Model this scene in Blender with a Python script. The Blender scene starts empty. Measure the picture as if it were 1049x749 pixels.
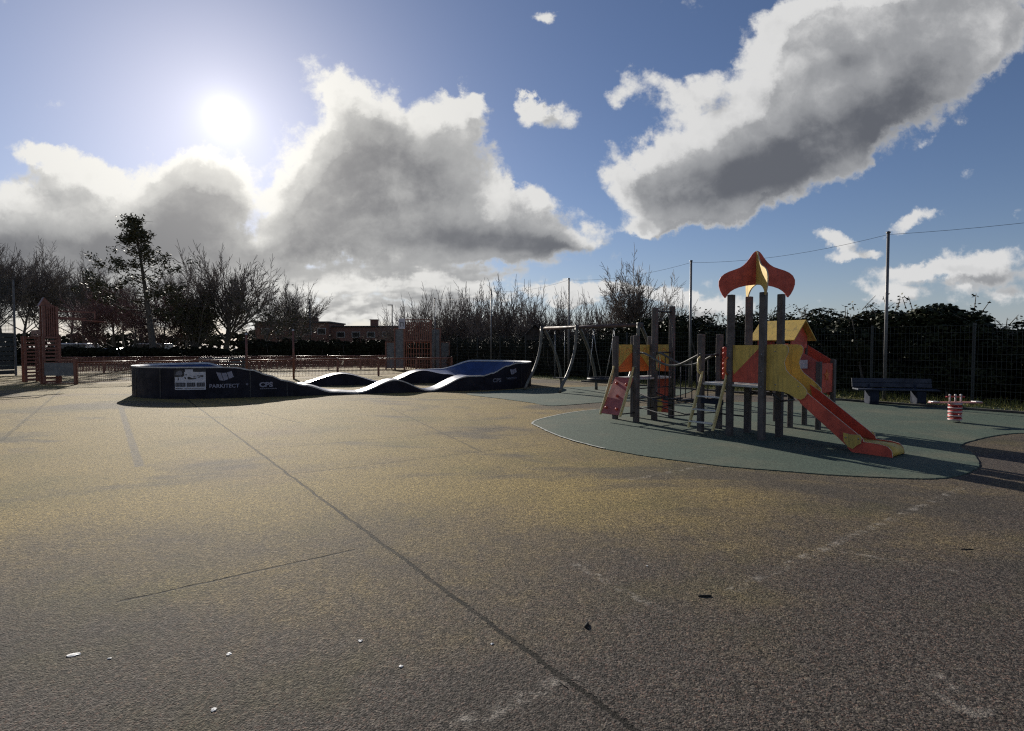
import bpy, bmesh, math, random
from mathutils import Vector, Matrix, noise as mnoise
R = math.radians
PI = math.pi
S = bpy.context.scene
COL = S.collection
random.seed(7)

# ------------------------------------------------------------------ camera
CAM_H, F, PITCH = 1.65, 560.0, R(2.0)
cam = bpy.data.cameras.new('camera')
cam.sensor_width = 36.0
cam.lens = 36.0 * F / 1049.0
cam.clip_start, cam.clip_end = 0.05, 4000
camo = bpy.data.objects.new('camera', cam)
camo.location = (0, 0, CAM_H)
camo.rotation_euler = (PI / 2 - PITCH, 0, 0)
COL.objects.link(camo)
S.camera = camo

def ray(x, y):
    u, v = (x - 524.5) / F, (374.5 - y) / F
    return Vector((u, math.cos(PITCH) + v * math.sin(PITCH), v * math.cos(PITCH) - math.sin(PITCH)))

def G(x, y, z=0.0):
    """ground point seen at a photo pixel"""
    d = ray(x, y)
    t = (z - CAM_H) / d.z
    return Vector((d.x * t, d.y * t, z))

def uv(x, y):
    d = ray(x, y)
    return d.x / d.y, d.z / d.y

def XatY(x, Y):
    return (x - 524.5) / F * Y

# ------------------------------------------------------------------ object helpers
def link(o):
    COL.objects.link(o)
    return o

def tag(o, label=None, cat=None, group=None, kind=None):
    if label: o['label'] = label
    if cat: o['category'] = cat
    if group: o['group'] = group
    if kind: o['kind'] = kind
    return o

def thing(name, label, cat, loc=(0, 0, 0), rz=0.0, group=None):
    o = bpy.data.objects.new(name, None)
    o.empty_display_size = 0.3
    o.location = loc
    o.rotation_euler = (0, 0, rz)
    return tag(link(o), label, cat, group)

def copy_tree(o, parent=None):
    c = o.copy()
    link(c)
    if parent: c.parent = parent
    for ch in list(o.children):
        copy_tree(ch, c)
    return c

class MB:
    def __init__(s):
        s.v, s.f, s.m = [], [], []
        s.mi = 0
    def add(s, vs, fs):
        b = len(s.v)
        s.v.extend([tuple(p) for p in vs])
        for f in fs:
            s.f.append(tuple(b + i for i in f))
            s.m.append(s.mi)
    def box(s, c, d, M=None):
        x, y, z = d[0] / 2, d[1] / 2, d[2] / 2
        vs = [Vector((sx * x, sy * y, sz * z)) for sz in (-1, 1) for sy in (-1, 1) for sx in (-1, 1)]
        if M: vs = [M @ p for p in vs]
        c = Vector(c)
        s.add([p + c for p in vs], [(0, 2, 3, 1), (4, 5, 7, 6), (0, 1, 5, 4), (2, 6, 7, 3), (0, 4, 6, 2), (1, 3, 7, 5)])
    def bar(s, a, b, w, d=None, up=(0, 0, 1)):
        """rectangular bar from a to b; w across, d along up"""
        a, b = Vector(a), Vector(b)
        d = d or w
        t = (b - a).normalized()
        upv = Vector(up)
        if abs(t.dot(upv)) > 0.97: upv = Vector((0, 1, 0))
        n = t.cross(upv).normalized()
        k = n.cross(t).normalized()
        vs = []
        for p in (a, b):
            for i, j in ((-1, -1), (1, -1), (1, 1), (-1, 1)):
                vs.append(p + n * (i * w / 2) + k * (j * d / 2))
        s.add(vs, [(0, 1, 2, 3), (7, 6, 5, 4), (0, 4, 5, 1), (1, 5, 6, 2), (2, 6, 7, 3), (3, 7, 4, 0)])
    def tube(s, pts, r, n=8, cap=True):
        pts = [Vector(p) for p in pts]
        rs = r if isinstance(r, (list, tuple)) else [r] * len(pts)
        rings = []
        t0 = (pts[1] - pts[0]).normalized()
        ref = Vector((0, 0, 1)) if abs(t0.z) < 0.9 else Vector((1, 0, 0))
        nx = t0.cross(ref).normalized()
        b = len(s.v)
        for i, p in enumerate(pts):
            t = (pts[min(i + 1, len(pts) - 1)] - pts[max(i - 1, 0)])
            if t.length < 1e-9: t = t0
            t.normalize()
            nx = (nx - t * nx.dot(t))
            if nx.length < 1e-6: nx = t.orthogonal()
            nx.normalize()
            ny = t.cross(nx)
            for k in range(n):
                a = 2 * PI * k / n
                s.v.append(tuple(p + (nx * math.cos(a) + ny * math.sin(a)) * rs[i]))
        for i in range(len(pts) - 1):
            for k in range(n):
                k2 = (k + 1) % n
                s.f.append((b + i * n + k, b + i * n + k2, b + (i + 1) * n + k2, b + (i + 1) * n + k))
                s.m.append(s.mi)
        if cap:
            s.f.append(tuple(b + k for k in reversed(range(n)))); s.m.append(s.mi)
            e = b + (len(pts) - 1) * n
            s.f.append(tuple(e + k for k in range(n))); s.m.append(s.mi)
    def prism(s, poly, fn, t, edge=None):
        """2D polygon extruded: fn(u, v, w) -> 3D point, w in (-t/2, t/2)"""
        n = len(poly)
        a = [fn(u, v, -t / 2) for u, v in poly]
        b = [fn(u, v, t / 2) for u, v in poly]
        s.add(a + b, [tuple(range(n))[::-1], tuple(range(n, 2 * n))] +
              [(i, (i + 1) % n, n + (i + 1) % n, n + i) for i in range(n)])
        if edge is not None: s.m[-n:] = [edge] * n
    def ball(s, c, r, n=8, sz=1.0):
        c = Vector(c)
        pts = []
        m = n // 2 + 1
        for i in range(m + 1):
            th = PI * i / m
            pts.append((c.z + r * sz * math.cos(th), max(r * math.sin(th), 1e-4)))
        s.lathe(pts, c.x, c.y, n)
    def lathe(s, prof, x, y, n=12):
        b = len(s.v)
        for z, r in prof:
            for k in range(n):
                a = 2 * PI * k / n
                s.v.append((x + r * math.cos(a), y + r * math.sin(a), z))
        for i in range(len(prof) - 1):
            for k in range(n):
                k2 = (k + 1) % n
                s.f.append((b + i * n + k, b + (i + 1) * n + k, b + (i + 1) * n + k2, b + i * n + k2)); s.m.append(s.mi)
    def mesh(s, name, mats, smooth=False):
        me = bpy.data.meshes.new(name)
        me.from_pydata(s.v, [], s.f)
        mats = mats if isinstance(mats, (list, tuple)) else [mats]
        for m in mats: me.materials.append(m)
        if len(mats) > 1: me.polygons.foreach_set('material_index', s.m)
        if smooth: me.polygons.foreach_set('use_smooth', [True] * len(me.polygons))
        me.update()
        return me
    def build(s, name, mats, parent=None, smooth=False, bevel=0.0, fix=False):
        me = s.mesh(name, mats, smooth)
        if fix:
            bm = bmesh.new(); bm.from_mesh(me)
            bmesh.ops.recalc_face_normals(bm, faces=bm.faces)
            bm.to_mesh(me); bm.free()
        o = link(bpy.data.objects.new(name, me))
        if parent: o.parent = parent
        if bevel:
            md = o.modifiers.new('bevel', 'BEVEL')
            md.width, md.segments, md.limit_method, md.angle_limit = bevel, 2, 'ANGLE', R(35)
        return o

def sm(a, b, x):
    t = min(1, max(0, (x - a) / (b - a)))
    return t * t * (3 - 2 * t)

def interp(tab, x):
    if x <= tab[0][0]: return tab[0][1]
    for (a, va), (b, vb) in zip(tab, tab[1:]):
        if x <= b:
            t = (x - a) / (b - a)
            t = t * t * (3 - 2 * t)
            return va + (vb - va) * t
    return tab[-1][1]

# ------------------------------------------------------------------ node helpers
class NT:
    def __init__(s, tree):
        s.t = tree; s.n = tree.nodes; s.l = tree.links
    def node(s, typ, **kw):
        nd = s.n.new(typ)
        for k, v in kw.items(): setattr(nd, k, v)
        return nd
    def put(s, sock, v):
        if isinstance(v, bpy.types.NodeSocket): s.l.new(v, sock)
        elif v is not None: sock.default_value = v
    def math(s, op, a, b=None, c=None, clamp=False):
        nd = s.node('ShaderNodeMath', operation=op, use_clamp=clamp)
        s.put(nd.inputs[0], a)
        if b is not None: s.put(nd.inputs[1], b)
        if c is not None: s.put(nd.inputs[2], c)
        return nd.outputs[0]
    def vm(s, op, a, b=None, out=0):
        nd = s.node('ShaderNodeVectorMath', operation=op)
        s.put(nd.inputs[0], a)
        if b is not None:
            if op == 'SCALE': s.put(nd.inputs['Scale'], b)
            else: s.put(nd.inputs[1], b)
        return nd.outputs['Value'] if op in ('DOT_PRODUCT', 'LENGTH', 'DISTANCE') else nd.outputs[0]
    def noise(s, vec, scale, detail=4, rough=0.5, dist=0.0, col=False):
        nd = s.node('ShaderNodeTexNoise')
        if vec is not None: s.l.new(vec, nd.inputs['Vector'])
        nd.inputs['Scale'].default_value = scale
        nd.inputs['Detail'].default_value = detail
        nd.inputs['Roughness'].default_value = rough
        nd.inputs['Distortion'].default_value = dist
        return nd.outputs['Color' if col else 'Fac']
    def smooth(s, x, a, b):
        nd = s.node('ShaderNodeMapRange', interpolation_type='SMOOTHSTEP')
        s.put(nd.inputs[0], x)
        s.put(nd.inputs[1], a); s.put(nd.inputs[2], b)
        nd.inputs[3].default_value = 0; nd.inputs[4].default_value = 1
        return nd.outputs[0]
    def mix(s, f, a, b, blend='MIX'):
        nd = s.node('ShaderNodeMix', data_type='RGBA', blend_type=blend)
        s.put(nd.inputs[0], f)
        s.put(nd.inputs[6], a if not isinstance(a, tuple) else (*a[:3], 1))
        s.put(nd.inputs[7], b if not isinstance(b, tuple) else (*b[:3], 1))
        return nd.outputs[2]

def newmat(name):
    m = bpy.data.materials.new(name)
    m.use_nodes = True
    m.node_tree.nodes.clear()
    n = NT(m.node_tree)
    out = n.node('ShaderNodeOutputMaterial')
    b = n.node('ShaderNodeBsdfPrincipled')
    n.l.new(b.outputs[0], out.inputs[0])
    return m, n, b

def mat(name, col, rough=0.6, var=0.25, scale=6.0, metal=0.0, bump=0.0, bscale=60.0, streak=None, spec=0.5, col2=None, stretch=None):
    m, n, b = newmat(name)
    tc = n.node('ShaderNodeTexCoord').outputs['Object']
    oi = n.node('ShaderNodeObjectInfo')
    vec = n.vm('ADD', tc, n.vm('SCALE', oi.outputs['Location'], 0.37))
    if stretch: vec = n.vm('MULTIPLY', vec, stretch)
    f = n.noise(vec, scale, 6, 0.6)
    f = n.smooth(f, 0.3, 0.7)
    c2 = col2 or tuple(c * (1 - var) for c in col)
    c = n.mix(f, tuple(min(1, x * (1 + var * 0.5)) for x in col), c2)
    if streak:
        sv = n.vm('MULTIPLY', tc, (14.0, 14.0, 1.1))
        sf = n.smooth(n.noise(sv, 1.0, 5, 0.65), 0.48, 0.72)
        c = n.mix(n.math('MULTIPLY', sf, streak[3]), c, streak[:3])
    n.l.new(c, b.inputs['Base Color'])
    rf = n.math('MULTIPLY_ADD', f, 0.18, rough - 0.09)
    n.l.new(rf, b.inputs['Roughness'])
    b.inputs['Metallic'].default_value = metal
    b.inputs['Specular IOR Level'].default_value = spec
    if bump:
        bn = n.node('ShaderNodeBump')
        bn.inputs['Strength'].default_value = bump
        bn.inputs['Distance'].default_value = 0.01
        n.l.new(n.noise(tc, bscale, 5, 0.6), bn.inputs['Height'])
        n.l.new(bn.outputs[0], b.inputs['Normal'])
    return m

M = {}
M['post'] = mat('weathered post', (0.105, 0.09, 0.085), 0.75, 0.35, 5, bump=0.3, bscale=90, streak=(0.05, 0.045, 0.04, 0.5))
M['yellow'] = mat('weathered yellow ply', (0.64, 0.44, 0.095), 0.6, 0.2, 4, bump=0.15, bscale=50, streak=(0.28, 0.215, 0.07, 0.8))
M['cream'] = mat('cream rail', (0.68, 0.55, 0.25), 0.55, 0.2, 5, streak=(0.3, 0.24, 0.12, 0.5))
M['red'] = mat('weathered red ply', (0.58, 0.085, 0.048), 0.5, 0.3, 5, bump=0.1, streak=(0.3, 0.05, 0.04, 0.6))
M['redbright'] = mat('worn slide bed', (0.68, 0.13, 0.045), 0.34, 0.2, 5, streak=(0.45, 0.08, 0.035, 0.5))
M['pink'] = mat('faded red ply', (0.44, 0.115, 0.10), 0.65, 0.2, 5, streak=(0.28, 0.09, 0.09, 0.5))
M['orange'] = mat('orange ply', (0.66, 0.16, 0.035), 0.55, 0.2, 5, streak=(0.4, 0.1, 0.03, 0.5))
M['deck'] = mat('pale deck plate', (0.5, 0.5, 0.48), 0.4, 0.3, 9, bump=0.2)
M['steel'] = mat('galvanised steel', (0.32, 0.33, 0.34), 0.42, 0.25, 12, metal=0.7)
M['darksteel'] = mat('dark steel', (0.06, 0.06, 0.065), 0.45, 0.3, 10, metal=0.5)
M['rope'] = mat('dark rope', (0.05, 0.05, 0.06), 0.85, 0.3, 30)
M['blueblack'] = mat('navy track side', (0.011, 0.011, 0.021), 0.6, 0.45, 2.5, bump=0.06, bscale=120, streak=(0.022, 0.021, 0.027, 0.5), spec=0.2)
M['bluetop'] = mat('blue track surface', (0.03, 0.06, 0.17), 0.43, 0.3, 3, bump=0.12, bscale=220)
M['trim'] = mat('pale edge trim', (0.5, 0.5, 0.5), 0.35, 0.25, 8)
M['white'] = mat('white panel', (0.55, 0.55, 0.6), 0.5, 0.15, 10)
M['print'] = mat('dark print', (0.02, 0.022, 0.03), 0.5, 0.2, 10)
M['logo'] = mat('grey lettering', (0.26, 0.26, 0.33), 0.55, 0.15, 10)
M['logodim'] = mat('faded lettering', (0.16, 0.16, 0.2), 0.6, 0.15, 10)
M['swingtube'] = mat('swing tube', (0.13, 0.125, 0.105), 0.42, 0.35, 6, metal=0.15)
M['swingbeam'] = mat('brown beam', (0.10, 0.065, 0.055), 0.6, 0.3, 6, streak=(0.05, 0.035, 0.03, 0.5))
M['black'] = mat('black rubber', (0.015, 0.015, 0.016), 0.6, 0.3, 10)
M['mugared'] = mat('rust red paint', (0.2, 0.078, 0.052), 0.5, 0.3, 6, streak=(0.14, 0.045, 0.03, 0.5))
M['mugagrey'] = mat('grey goal panel', (0.13, 0.14, 0.15), 0.5, 0.25, 6)
M['benchblue'] = mat('blue bench board', (0.018, 0.027, 0.05), 0.65, 0.3, 4, bump=0.1)
M['benchleg'] = mat('dark bench leg', (0.018, 0.024, 0.042), 0.7, 0.3, 6, spec=0.15)
M['springred'] = mat('red spring', (0.45, 0.04, 0.04), 0.45, 0.15, 8)
M['springpink'] = mat('faded pink board', (0.5, 0.22, 0.2), 0.55, 0.2, 8)
M['springwhite'] = mat('white knob', (0.5, 0.47, 0.46), 0.4, 0.1, 8)
M['edge'] = mat('pale board edge', (0.62, 0.5, 0.36), 0.6, 0.25, 12)
M['brick'] = None
M['bark'] = mat('bark', (0.11, 0.095, 0.08), 0.9, 0.4, 8, bump=0.5, bscale=30)
M['twig'] = mat('twig', (0.17, 0.14, 0.12), 0.85, 0.3, 3)
M['redtwig'] = mat('red twig', (0.17, 0.10, 0.095), 0.85, 0.3, 3)
M['meshwire'] = mat('fence wire', (0.03, 0.035, 0.033), 0.5, 0.3, 6)
M['fencepost'] = mat('fence post', (0.035, 0.04, 0.038), 0.5, 0.3, 6)
M['netpole'] = mat('grey net pole', (0.14, 0.14, 0.145), 0.5, 0.25, 4, metal=0.2)
M['roofslate'] = mat('roof slate', (0.05, 0.045, 0.045), 0.8, 0.3, 5)
M['shedwall'] = mat('dark shed wall', (0.06, 0.05, 0.045), 0.85, 0.3, 4)
M['pebble'] = mat('pale speck', (0.7, 0.7, 0.68), 0.6, 0.15, 60)
M['stick'] = mat('dead stick', (0.02, 0.016, 0.012), 0.85, 0.3, 60)
M['carpaint'] = mat('silver car paint', (0.4, 0.41, 0.43), 0.25, 0.1, 4, metal=0.6)
M['carwhite'] = mat('white van paint', (0.75, 0.75, 0.74), 0.3, 0.08, 4)
M['glass'] = mat('dark car glass', (0.02, 0.022, 0.025), 0.08, 0.1, 4)
M['slat'] = mat('slat metal', (0.10, 0.11, 0.12), 0.3, 0.3, 8, metal=0.6)

def leafmat(name, c1, c2, rough=0.5):
    m, n, b = newmat(name)
    g = n.node('ShaderNodeNewGeometry')
    f = n.noise(g.outputs['Position'], 0.8, 3, 0.6)
    r = g.outputs['Random Per Island']
    f = n.math('ADD', n.math('MULTIPLY', f, 0.7), n.math('MULTIPLY', r, 0.6), clamp=True)
    n.l.new(n.mix(f, c1, c2), b.inputs['Base Color'])
    b.inputs['Roughness'].default_value = rough
    b.inputs['Specular IOR Level'].default_value = 0.12
    return m
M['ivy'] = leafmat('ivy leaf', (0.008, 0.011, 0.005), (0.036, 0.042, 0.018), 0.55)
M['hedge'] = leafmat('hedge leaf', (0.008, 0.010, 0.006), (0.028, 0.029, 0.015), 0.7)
M['evergreen'] = leafmat('evergreen leaf', (0.03, 0.035, 0.018), (0.09, 0.085, 0.045), 0.6)
M['grass'] = leafmat('grass blade', (0.12, 0.14, 0.03), (0.27, 0.25, 0.08), 0.7)

def brickmat():
    m, n, b = newmat('brick wall')
    tc = n.node('ShaderNodeTexCoord').outputs['Object']
    br = n.node('ShaderNodeTexBrick')
    sx = n.node('ShaderNodeSeparateXYZ'); n.l.new(tc, sx.inputs[0])
    cb = n.node('ShaderNodeCombineXYZ')
    n.l.new(n.math('ADD', sx.outputs[0], sx.outputs[1]), cb.inputs[0]); n.l.new(sx.outputs[2], cb.inputs[1])
    n.l.new(cb.outputs[0], br.inputs['Vector'])
    br.inputs['Scale'].default_value = 4.0
    br.inputs['Color1'].default_value = (0.2, 0.085, 0.06, 1)
    br.inputs['Color2'].default_value = (0.13, 0.06, 0.045, 1)
    br.inputs['Mortar'].default_value = (0.2, 0.17, 0.15, 1)
    n.l.new(br.outputs[0], b.inputs['Base Color'])
    b.inputs['Roughness'].default_value = 0.9
    return m
M['brick'] = brickmat()

# ------------------------------------------------------------------ sun direction
sd = ray(232, 120).normalized()          # towards the sun
SUN_EL = math.asin(sd.z)
SUN_AZ = math.atan2(sd.x, sd.y)          # clockwise from +Y
sun = bpy.data.lights.new('sun', 'SUN')
sun.energy, sun.angle, sun.color = 4.4, R(0.53), (1.0, 0.93, 0.82)
suno = link(bpy.data.objects.new('sun', sun))
suno.rotation_euler = (-sd).to_track_quat('-Z', 'Y').to_euler()
suno.location = (-20, 40, 30)

# ------------------------------------------------------------------ sky with clouds
def make_world():
    w = bpy.data.worlds.new('World')
    S.world = w
    w.use_nodes = True
    w.node_tree.nodes.clear()
    # ---- cloud density as a function of the gnomonic sky coordinate (x/y, z/y)
    g = bpy.data.node_groups.new('cloud_density', 'ShaderNodeTree')
    g.interface.new_socket('P', in_out='INPUT', socket_type='NodeSocketVector')
    g.interface.new_socket('D', in_out='OUTPUT', socket_type='NodeSocketFloat')
    g.interface.new_socket('Smooth', in_out='OUTPUT', socket_type='NodeSocketFloat')
    n = NT(g)
    gi = n.node('NodeGroupInput'); go = n.node('NodeGroupOutput')
    P = gi.outputs[0]
    wn = n.noise(P, 7.0, 7, 0.62, col=True)
    Pw = n.vm('ADD', P, n.vm('SCALE', n.vm('SUBTRACT', wn, (0.5, 0.5, 0.5)), 0.14))
    blobs = [  # x, y, rx, ry, tilt(deg, ccw), amp
        # left cloud bank
        (60, 190, 46, 34, 0, .95), (95, 170, 40, 16, -8, .6), (35, 158, 26, 9, 0, .6), (20, 262, 70, 38, 0, 1.0), (120, 235, 85, 48, 5, 1.1),
        (205, 190, 42, 32, 10, 1.1), (215, 235, 85, 50, 0, 1.1), (110, 275, 130, 26, 0, .7), (265, 262, 70, 18, 0, .55),
        # middle cumulus
        (345, 90, 46, 20, -18, .8), (385, 118, 40, 34, 0, .9), (340, 165, 44, 52, 0, 1.1), (405, 175, 70, 42, 0, 1.25), (372, 212, 66, 34, -5, 1.05),
        (468, 108, 28, 26, 20, .8), (462, 140, 30, 36, 0, .95), (480, 95, 22, 8, 0, .5), (490, 235, 90, 32, -4, 1.15), (420, 245, 90, 32, 0, .95),
        (560, 245, 48, 15, -8, .8), (510, 190, 18, 30, 20, .5), (545, 205, 30, 12, -15, .5),
        # low broken cloud towards the horizon
        (330, 292, 60, 9, 0, .55), (420, 287, 60, 10, 0, .5), (400, 315, 70, 9, 0, .5), (480, 299, 40, 9, 0, .75), (290, 318, 70, 9, 0, .5),
        # right hand cloud
        (655, 178, 34, 38, 0, .95), (700, 185, 62, 42, 10, 1.2), (770, 155, 80, 48, 18, 1.25), (850, 120, 95, 46, 22, 1.25), (930, 70, 95, 50, 22, 1.2),
        (845, 45, 75, 45, 20, 1.05), (940, 10, 110, 40, 12, 1.0), (705, 95, 32, 24, 20, .9), (800, 60, 50, 40, 10, .9), (770, 205, 50, 14, 15, .5),
        (640, 68, 20, 10, -20, .6), (655, 88, 22, 12, 0, .6), (635, 95, 14, 12, 0, .5), (660, 232, 34, 8, 8, .65), (720, 222, 30, 10, 10, .5), (985, 55, 50, 25, 25, .6),
        # small ones
        (562, 115, 34, 13, -6, .85), (540, 104, 14, 7, -20, .7), (555, 22, 11, 7, 10, .8), (852, 247, 22, 9, -10, .85), (875, 265, 30, 6, 5, .75), (938, 224, 40, 9, 18, .8),
        (965, 278, 75, 8, 4, .8), (1010, 262, 45, 12, 8, .8), (1045, 300, 70, 16, 0, .65), (1040, 215, 14, 9, 20, .55), (900, 300, 60, 10, 0, .45), (715, 305, 45, 10, 0, .85), (580, 300, 25, 8, 0, .9), (640, 300, 40, 7, 0, .7), (500, 265, 40, 8, 0, .6), (151, 152, 8, 4, 0, .5),
        # beyond the frame
        (-180, 210, 130, 60, 0, 1.1), (1250, 150, 140, 60, 12, 1.1), (1300, -120, 220, 90, 10, 1.1), (500, -260, 260, 70, -5, 1.0), (-250, -80, 180, 70, 10, .9),
    ]
    acc = None
    for (x, y, rx, ry, tl, amp) in blobs:
        u, v = uv(x, y)
        c, s_ = math.cos(R(tl)), math.sin(R(tl))
        d = n.vm('SUBTRACT', Pw, (u, v, 0))
        a = n.vm('DOT_PRODUCT', d, (c * F / rx, s_ * F / rx, 0))
        b = n.vm('DOT_PRODUCT', d, (-s_ * F / ry, c * F / ry, 0))
        q = n.math('MULTIPLY_ADD', b, b, n.math('MULTIPLY', a, a))
        e = n.math('MULTIPLY', n.math('MAXIMUM', n.math('SUBTRACT', n.math('EXPONENT', n.math('MULTIPLY', q, -0.62)), 0.14), 0.0), 1.16)
        acc = n.math('MULTIPLY', e, amp) if acc is None else n.math('MULTIPLY_ADD', e, amp, acc)
    acc = n.math('MINIMUM', acc, 1.25)
    # broken fair weather cloud low over the horizon
    pv = n.node('ShaderNodeSeparateXYZ'); n.l.new(P, pv.inputs[0])
    band = n.math('MULTIPLY', n.smooth(pv.outputs[1], 0.0, 0.05), n.math('SUBTRACT', 1.0, n.smooth(pv.outputs[1], 0.10, 0.21)))
    side = n.math('MULTIPLY_ADD', n.math('SUBTRACT', 1.0, n.smooth(pv.outputs[0], -0.05, 0.35)), 0.36, 0.22)
    lown = n.noise(n.vm('MULTIPLY', P, (1.0, 2.8, 1.0)), 10.0, 3, 0.55)
    acc = n.math('MULTIPLY_ADD', n.math('MULTIPLY', band, side), n.math('MULTIPLY_ADD', lown, 4.2, -1.25), acc)
    st = n.vm('MULTIPLY', Pw, (1.0, 1.25, 1.0))
    def puff(vec, scale, det, rough):
        vo = n.node('ShaderNodeTexVoronoi', feature='F1', normalize=True)
        n.l.new(vec, vo.inputs['Vector'])
        vo.inputs['Scale'].default_value = scale
        vo.inputs['Detail'].default_value = det
        vo.inputs['Roughness'].default_value = rough
        vo.inputs['Lacunarity'].default_value = 2.1
        return n.math('SUBTRACT', 0.42, vo.outputs['Distance'])
    p1 = puff(st, 8.0, 4.0, 0.55)
    nz = n.noise(P, 5.0, 8, 0.6)
    nz2 = n.noise(P, 20.0, 7, 0.62)
    k = n.math('ADD', n.math('MULTIPLY', p1, 1.5), n.math('MULTIPLY', n.math('SUBTRACT', nz, 0.5), 1.25))
    k = n.math('ADD', k, n.math('MULTIPLY', n.math('SUBTRACT', nz2, 0.5), 0.8))
    n.l.new(n.math('ADD', acc, k), go.inputs[0])
    nzs = n.noise(P, 5.0, 3, 0.5)
    n.l.new(n.math('ADD', acc, n.math('ADD', n.math('MULTIPLY', p1, 1.0), n.math('MULTIPLY', n.math('SUBTRACT', nzs, 0.5), 1.1))), go.inputs[1])

    n = NT(w.node_tree)
    out = n.node('ShaderNodeOutputWorld')
    D = n.node('ShaderNodeTexCoord').outputs['Generated']
    sp = n.node('ShaderNodeSeparateXYZ'); n.l.new(D, sp.inputs[0])
    yy = n.math('MAXIMUM', n.math('ABSOLUTE', sp.outputs[1]), 0.05)
    cb = n.node('ShaderNodeCombineXYZ')
    n.l.new(n.math('DIVIDE', sp.outputs[0], yy), cb.inputs[0])
    n.l.new(n.math('DIVIDE', sp.outputs[2], yy), cb.inputs[1])
    P = cb.outputs[0]
    su, sv = uv(232, 120)
    tos = n.vm('NORMALIZE', n.vm('SUBTRACT', (su, sv + 0.35, 0), P))
    P2 = n.vm('ADD', P, n.vm('SCALE', tos, 0.045))
    g1 = n.node('ShaderNodeGroup'); g1.node_tree = g; n.l.new(P, g1.inputs[0])
    g2 = n.node('ShaderNodeGroup'); g2.node_tree = g; n.l.new(P2, g2.inputs[0])
    d1, d2 = g1.outputs[0], g2.outputs[0]
    alpha = n.smooth(d1, 0.54, 1.02)
    thick = n.smooth(n.math('MULTIPLY_ADD', d1, 0.4, n.math('MULTIPLY', g1.outputs[1], 0.6)), 0.62, 1.65)
    lit = n.smooth(n.math('SUBTRACT', g1.outputs[1], g2.outputs[1]), -0.35, 0.42)
    # grey undersides
    dk = None
    for (x, y, rx, ry, tl, amp) in [(760, 180, 88, 24, 14, .9), (860, 140, 85, 24, 20, .9), (690, 195, 45, 22, 5, .6), (925, 95, 60, 24, 22, .6), (850, 70, 50, 10, 20, .3),
            (385, 165, 55, 32, -15, .95), (355, 205, 60, 28, 0, .8), (470, 245, 105, 16, 0, .9), (430, 190, 45, 30, 0, .6), (545, 252, 50, 9, -5, .6),
            (200, 200, 45, 24, 10, .6), (205, 245, 90, 28, 0, .7), (130, 265, 110, 24, 0, .7), (30, 262, 60, 20, 0, .8), (290, 265, 60, 14, 0, .4), (-180, 240, 130, 50, 0, .9), (1290, 180, 120, 40, 0, .8), (500, -230, 200, 50, 0, .8), (1300, -100, 160, 60, 10, .8)]:
        u, v = uv(x, y); c, s_ = math.cos(R(tl)), math.sin(R(tl))
        d = n.vm('SUBTRACT', P, (u, v, 0))
        a = n.vm('DOT_PRODUCT', d, (c * F / rx, s_ * F / rx, 0)); b = n.vm('DOT_PRODUCT', d, (-s_ * F / ry, c * F / ry, 0))
        e = n.math('EXPONENT', n.math('MULTIPLY', n.math('MULTIPLY_ADD', b, b, n.math('MULTIPLY', a, a)), -0.7))
        dk = n.math('MULTIPLY', e, amp) if dk is None else n.math('MULTIPLY_ADD', e, amp, dk)
    bil = n.noise(n.vm('MULTIPLY', P, (1.0, 1.5, 1.0)), 7.0, 4, 0.5)
    dk = n.math('MINIMUM', dk, 1.1)
    dk = n.math('ADD', dk, n.math('MULTIPLY', n.math('SUBTRACT', bil, 0.5), 0.8))
    shade = n.math('ADD', n.math('MULTIPLY', thick, 0.42), n.math('MULTIPLY', n.math('MULTIPLY', dk, n.math('MULTIPLY_ADD', thick, 0.7, 0.3)), 0.58))
    shade = n.math('SUBTRACT', shade, n.math('MULTIPLY', n.math('SUBTRACT', lit, 0.45), 0.5))
    dark = n.math('MAXIMUM', n.math('MINIMUM', shade, 1.0), 0.0)
    cosang = n.vm('DOT_PRODUCT', D, tuple(sd))
    ang = n.math('ARCCOSINE', n.math('MINIMUM', cosang, 0.999999))
    near = n.math('EXPONENT', n.math('MULTIPLY', ang, -2.6))
    # clouds: bright thin rims, grey thick cores
    rim = n.mix(near, (0.92, 0.92, 0.92), (1.15, 1.12, 1.02))
    core = n.mix(near, (0.15, 0.16, 0.185), (0.235, 0.23, 0.23))
    midc = n.mix(near, (0.42, 0.43, 0.45), (0.60, 0.59, 0.55))
    ccol = n.mix(n.smooth(dark, 0.0, 0.5), rim, midc)
    ccol = n.mix(n.smooth(dark, 0.4, 1.0), ccol, core)
    sky = n.node('ShaderNodeTexSky', sky_type='NISHITA')
    sky.sun_disc = False
    sky.sun_elevation = SUN_EL
    sky.sun_rotation = SUN_AZ
    sky.altitude = 50
    sky.air_density, sky.dust_density, sky.ozone_density = 1.0, 0.25, 3.0
    bgs = n.node('ShaderNodeBackground'); n.l.new(n.vm('MULTIPLY', sky.outputs[0], (1.01, 0.96, 1.07)), bgs.inputs[0]); bgs.inputs[1].default_value = 0.051
    bgc = n.node('ShaderNodeBackground'); n.l.new(ccol, bgc.inputs[0]); bgc.inputs[1].default_value = 0.55
    # pale haze low over the horizon
    hz = n.math('MULTIPLY', n.math('EXPONENT', n.math('DIVIDE', n.math('MAXIMUM', sp.outputs[2], 0.0), -0.06)), 0.85)
    bgh = n.node('ShaderNodeBackground'); n.l.new(n.mix(near, (0.36, 0.42, 0.50), (0.75, 0.74, 0.70)), bgh.inputs[0]); bgh.inputs[1].default_value = 0.75
    mh = n.node('ShaderNodeMixShader'); n.l.new(hz, mh.inputs[0]); n.l.new(bgs.outputs[0], mh.inputs[1]); n.l.new(bgh.outputs[0], mh.inputs[2])
    ms = n.node('ShaderNodeMixShader')
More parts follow.
